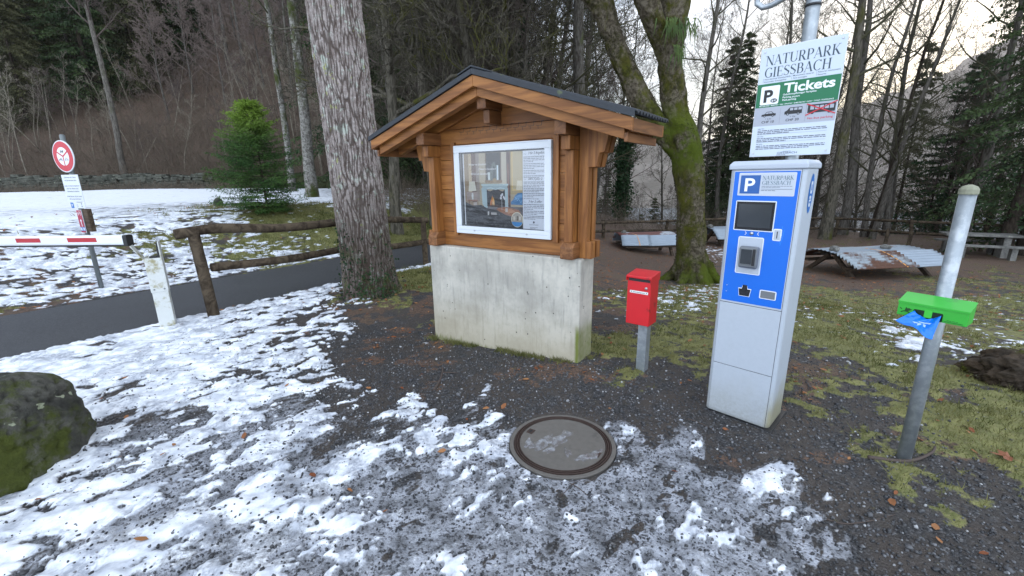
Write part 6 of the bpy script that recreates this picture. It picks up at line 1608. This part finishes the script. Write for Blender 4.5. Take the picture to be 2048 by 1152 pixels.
# ================================================================== UNDERGROWTH, GRASS, GRAVEL, LEAVES (uncountable)
def at2(u, Y):
    d = ray(u, 400); return d[0]/d[1]*Y, Y
def undergrowth():
    g = random.Random(21); q = Tubes()
    def shoot(x, y, L_, n, r0, wob, spread=.5):
        p = np.array([x, y, gz1(x, y)-.05]); P = branch_path(g, p, np.array([g.gauss(0, spread), g.gauss(0, spread), 1]), L_, n, wob, -.06); q.add(P, np.linspace(r0, r0*.35, n+1), 3)
    pts = []
    for i in range(6500):
        u = g.uniform(-90, 800); Yd = 31.0+abs(g.gauss(0, 8)); pts.append((at2(u, Yd), g.uniform(.6, 3.0), .012))
    for i in range(1500):
        u = g.uniform(-90, 520); pts.append((at2(u, g.uniform(28.8, 29.7)), g.uniform(.3, .9), .010))
    for i in range(3600):
        u = g.uniform(1150, 2150); Yd = g.uniform(20.5, 36); pts.append((at2(u, Yd), g.uniform(.5, 2.4), .007))
    for i in range(500):
        u = g.uniform(770, 880); Yd = g.uniform(14.5, 22); pts.append((at2(u, Yd), g.uniform(.4, 1.4), .006))
    for i in range(7000):
        u = g.uniform(230, 830); Yd = 33+90*g.random()**1.1; pts.append((at2(u, Yd), g.uniform(1.5, 4.5), .010+.00025*Yd))
    for (x, y), L_, r0 in pts:
        shoot(x, y, L_, 5, r0, .25)
        if g.random() < .5: shoot(x, y, L_*.7, 4, r0*.7, .3)
    setp(q.build('undergrowth', MT['brush']), kind='stuff')
undergrowth()
def scatter(n, seed, xr, yr, dens):
    g = np.random.default_rng(seed); x = g.uniform(*xr, n); y = g.uniform(*yr, n); z, sm, ic, mo, li, pd = gi(x, y)
    k = g.random(n) < dens(x, y, sm, ic, mo, li, pd); k &= np.hypot(x-MANX, y-MANY) > MANR+.01
    # keep clear of the plinth and the machine
    for ox, oy, yw, w_, d_ in ((-.833, 4.356, -.6101, 1.69, .262), (1.3425, 2.7219, MYAW, .42, .33)):
        c, s = math.cos(yw), math.sin(yw); a = (x-ox)*c+(y-oy)*s; b = -(x-ox)*s+(y-oy)*c; k &= ~((a > -.02) & (a < w_+.02) & (b > -.02) & (b < d_+.02))
    return x[k], y[k], z[k], g
def gravel():
    bm = bmesh.new(); bmesh.ops.create_icosphere(bm, subdivisions=1, radius=1); B = np.array([v.co for v in bm.verts]); BF = np.array([[v.index for v in f.verts] for f in bm.faces]); bm.free()
    sets = [(60000, 61, (-3.2, 3.6), (1.15, 4.6), lambda x, y, s, i, m, l, p: (1-s)*(1-m*.9)*(1-.75*i)*np.clip(1.25-np.hypot(x, y)/4.6, 0, 1)*(p < -HALFW), (.0035, .0085)),
            (5000, 62, (-3.6, 3.4), (1.15, 4.8), lambda x, y, s, i, m, l, p: s*(p < -HALFW)*.9, (.002, .0048)),
            (9000, 65, (-2.5, 3), (1.15, 4), lambda x, y, s, i, m, l, p: i*(1-s)*.8, (.002, .006))]
    VV = []; FF = []; RR = []; n0 = 0
    for n, sd_, xr, yr, dn, (a, b) in sets:
        x, y, z, g = scatter(n, sd_, xr, yr, dn); m = len(x)
        s = g.uniform(a, b, m)*(1+.8*(g.random(m) < .05)); V = B[None]*(1+g.uniform(-.3, .3, (m, len(B), 1)))*s[:, None, None]*g.uniform(.6, 1.3, (m, 1, 3))
        V = V+np.stack([x, y, z+s*.25], -1)[:, None]; VV.append(V.reshape(-1, 3)); F = BF[None]+(np.arange(m)*len(B))[:, None, None]+n0; FF.append(F.reshape(-1, 3)); n0 += m*len(B)
        RR.append(np.repeat(g.random(m)*(.8 if sd_ == 62 else 1), len(B)))
    o = mk_np('gravel', np.concatenate(VV), np.concatenate(FF), MT['gravel'], None, False, dict(rnd=np.concatenate(RR))); setp(o, kind='stuff')
gravel()
def grass():
    VV = []
    for n, sd_, xr, yr, h0, dn in ((150000, 71, (-.5, 6), (1.6, 10), .032, lambda x, y, s, i, m, l, p: np.clip(m*1.2-.05, 0, 1)**1.5*(1-s)*(p < -HALFW)*np.clip(5/(np.hypot(x, y)**1.15), .12, 1)),
                           (160000, 73, (0, 20), (6, 20), .045, lambda x, y, s, i, m, l, p: np.clip(m*1.2-.05, 0, 1)*(1-s)*(p < -HALFW)*.8),
                           (130000, 72, (-9, 0), (4.5, 14), .055, lambda x, y, s, i, m, l, p: (m > .35)*m*(1-s*.9)*(np.abs(p) > HALFW+.03)*.9)):
        x, y, z, g = scatter(n, sd_, xr, yr, dn); m = len(x)
        tuft = .5+.9*sst(fbm(x*2.2, y*2.2, 3, 75)+.5)
        h = h0*g.uniform(.4, 1.5, m)*tuft; a = g.uniform(0, 6.283, m); ln = g.uniform(.2, 1.3, m)*h; w_ = .0016+.0004*np.hypot(x, y)
        ax, ay = np.cos(a), np.sin(a); b = g.uniform(0, 6.283, m); bx, by = np.cos(b), np.sin(b)
        p0 = np.stack([x-bx*w_, y-by*w_, z-.006], -1); p1 = np.stack([x+bx*w_, y+by*w_, z-.006], -1); p2 = np.stack([x+ax*ln, y+ay*ln, z+h], -1); VV.append(np.stack([p0, p1, p2], 1).reshape(-1, 3))
    g = np.random.default_rng(79); n = 2600; a = g.uniform(-.05, 1.75, n); side = g.random(n) < .25; b = np.where(side, g.uniform(0, .3, n), -np.abs(g.normal(0, .035, n))-.004); a = np.where(side, 1.694+np.abs(g.normal(0, .03, n)), a)
    kp = fbm(a*5, b*3, 3, 7) > -.06; a, b = a[kp], b[kp]; n = len(a); c_, s_ = math.cos(-.6101), math.sin(-.6101); x = -.833+a*c_-b*s_; y = 4.356+a*s_+b*c_; z = gi(x, y)[0]
    h = g.uniform(.015, .055, n); t = g.uniform(0, 6.283, n); p2 = np.stack([x+np.cos(t)*h*.7, y+np.sin(t)*h*.7, z+h], -1); VV.append(np.stack([np.stack([x-.003, y, z-.004], -1), np.stack([x+.003, y+.001, z-.004], -1), p2], 1).reshape(-1, 3))
    V = np.concatenate(VV); setp(mk_np('grass', V, np.arange(len(V)).reshape(-1, 3), MT['grass'], None, False), kind='stuff')
grass()
def leaves():
    VV = []; RR = []
    for n, sd_, xr, yr, dn in ((4200, 81, (-4, 5), (1.2, 9), lambda x, y, s, i, m, l, p: .07+.6*l*(np.abs(p) > HALFW)), (5000, 82, (1, 12), (6, 20), lambda x, y, s, i, m, l, p: .25+.5*l), (2600, 83, (-10, 0), (4, 15), lambda x, y, s, i, m, l, p: (.12+.8*l)*(p > HALFW))):
        x, y, z, g = scatter(n, sd_, xr, yr, dn); m = len(x); L_ = g.uniform(.018, .048, m)*(1+.3*(np.hypot(x, y) > 6)); a = g.uniform(0, 6.283, m); cu = g.uniform(.1, .9, m); tl = g.normal(0, .25, (m, 2))
        prof = [(0, 0), (.3, .32), (.7, .26), (1, 0), (.7, -.26), (.3, -.32)]
        for s, t in prof:
            px = (s-.5)*L_*1.3; py = t*L_; zz = .006+cu*np.abs(py)+.25*cu*L_*(2*s-1)**2+px*tl[:, 0]+py*tl[:, 1]
            VV.append(np.stack([x+px*np.cos(a)-py*np.sin(a), y+px*np.sin(a)+py*np.cos(a), z+np.maximum(zz, .002)], -1))
        k = len(prof); V = np.stack(VV[-k:], 1).reshape(-1, 3); del VV[-k:]; VV.append(V); RR.append(np.repeat(g.random(m), k))
    V = np.concatenate(VV); F = np.concatenate([np.array([[0, 1, 2, 3], [0, 3, 4, 5]])[None]+(np.arange(len(V)//6)*6)[:, None, None]]).reshape(-1, 4)
    setp(mk_np('fallen_leaves', V, F, MT['dead'], None, False, dict(rnd=np.concatenate(RR))), kind='stuff')
leaves()

# ---- sticks, clods and the big maple leaf
def stick(pts, r0, label, seed, subs=()):
    W = []
    for u, v in pts:
        x, y, z = hit(u, v); z = float(gsurf(x, y)[0][0]); W.append((x, y, z+r0*.8))
    o = W[0]; q = MB(); P = _catmull(np.array(W)-np.array(o), 5); V, F = tube_geo(P, np.linspace(r0, r0*.5, len(P)), 7); q.add(V.tolist(), F)
    for i, (a, b) in enumerate(subs):
        x, y, z = hit(a, b); z = float(gsurf(x, y)[0][0]); P2 = np.array([W[len(W)//2], ((W[len(W)//2][0]+x)/2, (W[len(W)//2][1]+y)/2, z+r0), (x, y, z+r0*.5)])-np.array(o); V, F = tube_geo(P2, np.array([r0*.6, r0*.45, r0*.3]), 6); q.add(V.tolist(), F)
    b = q.build('stick', 'twig', None, True); b.location = o; setp(b, label, 'stick')
stick([(868, 783), (880, 765), (885, 748), (886, 738)], .011, 'short brown stick lying on gravel in front of the kiosk plinth', 1, ((915, 748),))
stick([(1065, 935), (1100, 950), (1145, 972), (1175, 994)], .0035, 'thin dark twig beside the lower edge of the manhole cover', 2, ((1110, 1005), (1160, 962)))
stick([(1735, 920), (1800, 928), (1835, 922), (1862, 912), (1868, 902)], .012, 'curved pale ended stick at the foot of the galvanised post', 3)
stick([(1650, 1040), (1690, 1050), (1740, 1046), (1790, 1032)], .0035, 'thin bent twig on the gravel right of the ice', 4)
stick([(1375, 840), (1400, 848), (1425, 860)], .004, 'small dark twig on gravel left of the ticket machine', 5)
def maple():
    x, y, z = hit(2012, 926); z = float(gsurf(x, y)[0][0])
    P = []
    lob = [(0, 1.0), (22, .52), (38, .86), (58, .46), (78, .72), (105, .40), (135, .42), (165, .25), (180, .12)]
    for a, r in lob: P.append((rad(90-a), r))
    P += [(rad(90+a), r) for a, r in lob[-2::-1][:-1]]
    V = [(0, 0, .012)]+[(.072*r*math.cos(a), .072*r*math.sin(a), .010+.010*math.sin(a*3)+.006*r) for a, r in P]
    n = len(P); F = [(0, 1+i, 1+(i+1) % n) for i in range(n)]
    V += [(-.002, -.01, .012), (.002, -.01, .012), (.012, -.085, .006), (.009, -.085, .006)]; F.append((n+1, n+2, n+3, n+4))
    m = m_plain('brown_maple_leaf', (.23, .085, .04), .7, 0, .35, 30, .3)
    o = mk('maple_leaf', V, F, m); o.location = (x, y, z+.01); o.rotation_euler = (0, 0, .6); setp(o, 'large brown maple leaf on gravel at the right edge', 'leaf')
maple()

# ================================================================== HAZE over the lake valley
def haze():
    mb = MB(); mb.box(-3600, 3600, -30, 3700, -118, 1000)
    o = mb.build('haze', 'print'); m = bpy.data.materials.new('haze_air'); m.use_nodes = True; t = m.node_tree; t.nodes.clear()
    v = t.nodes.new('ShaderNodeVolumePrincipled'); v.inputs['Density'].default_value = .00026; v.inputs['Color'].default_value = (.97, .92, .92, 1); v.inputs['Anisotropy'].default_value = .6
    q = t.nodes.new('ShaderNodeOutputMaterial'); t.links.new(v.outputs[0], q.inputs['Volume']); o.data.materials.clear(); o.data.materials.append(m); setp(o, kind='stuff')
haze()
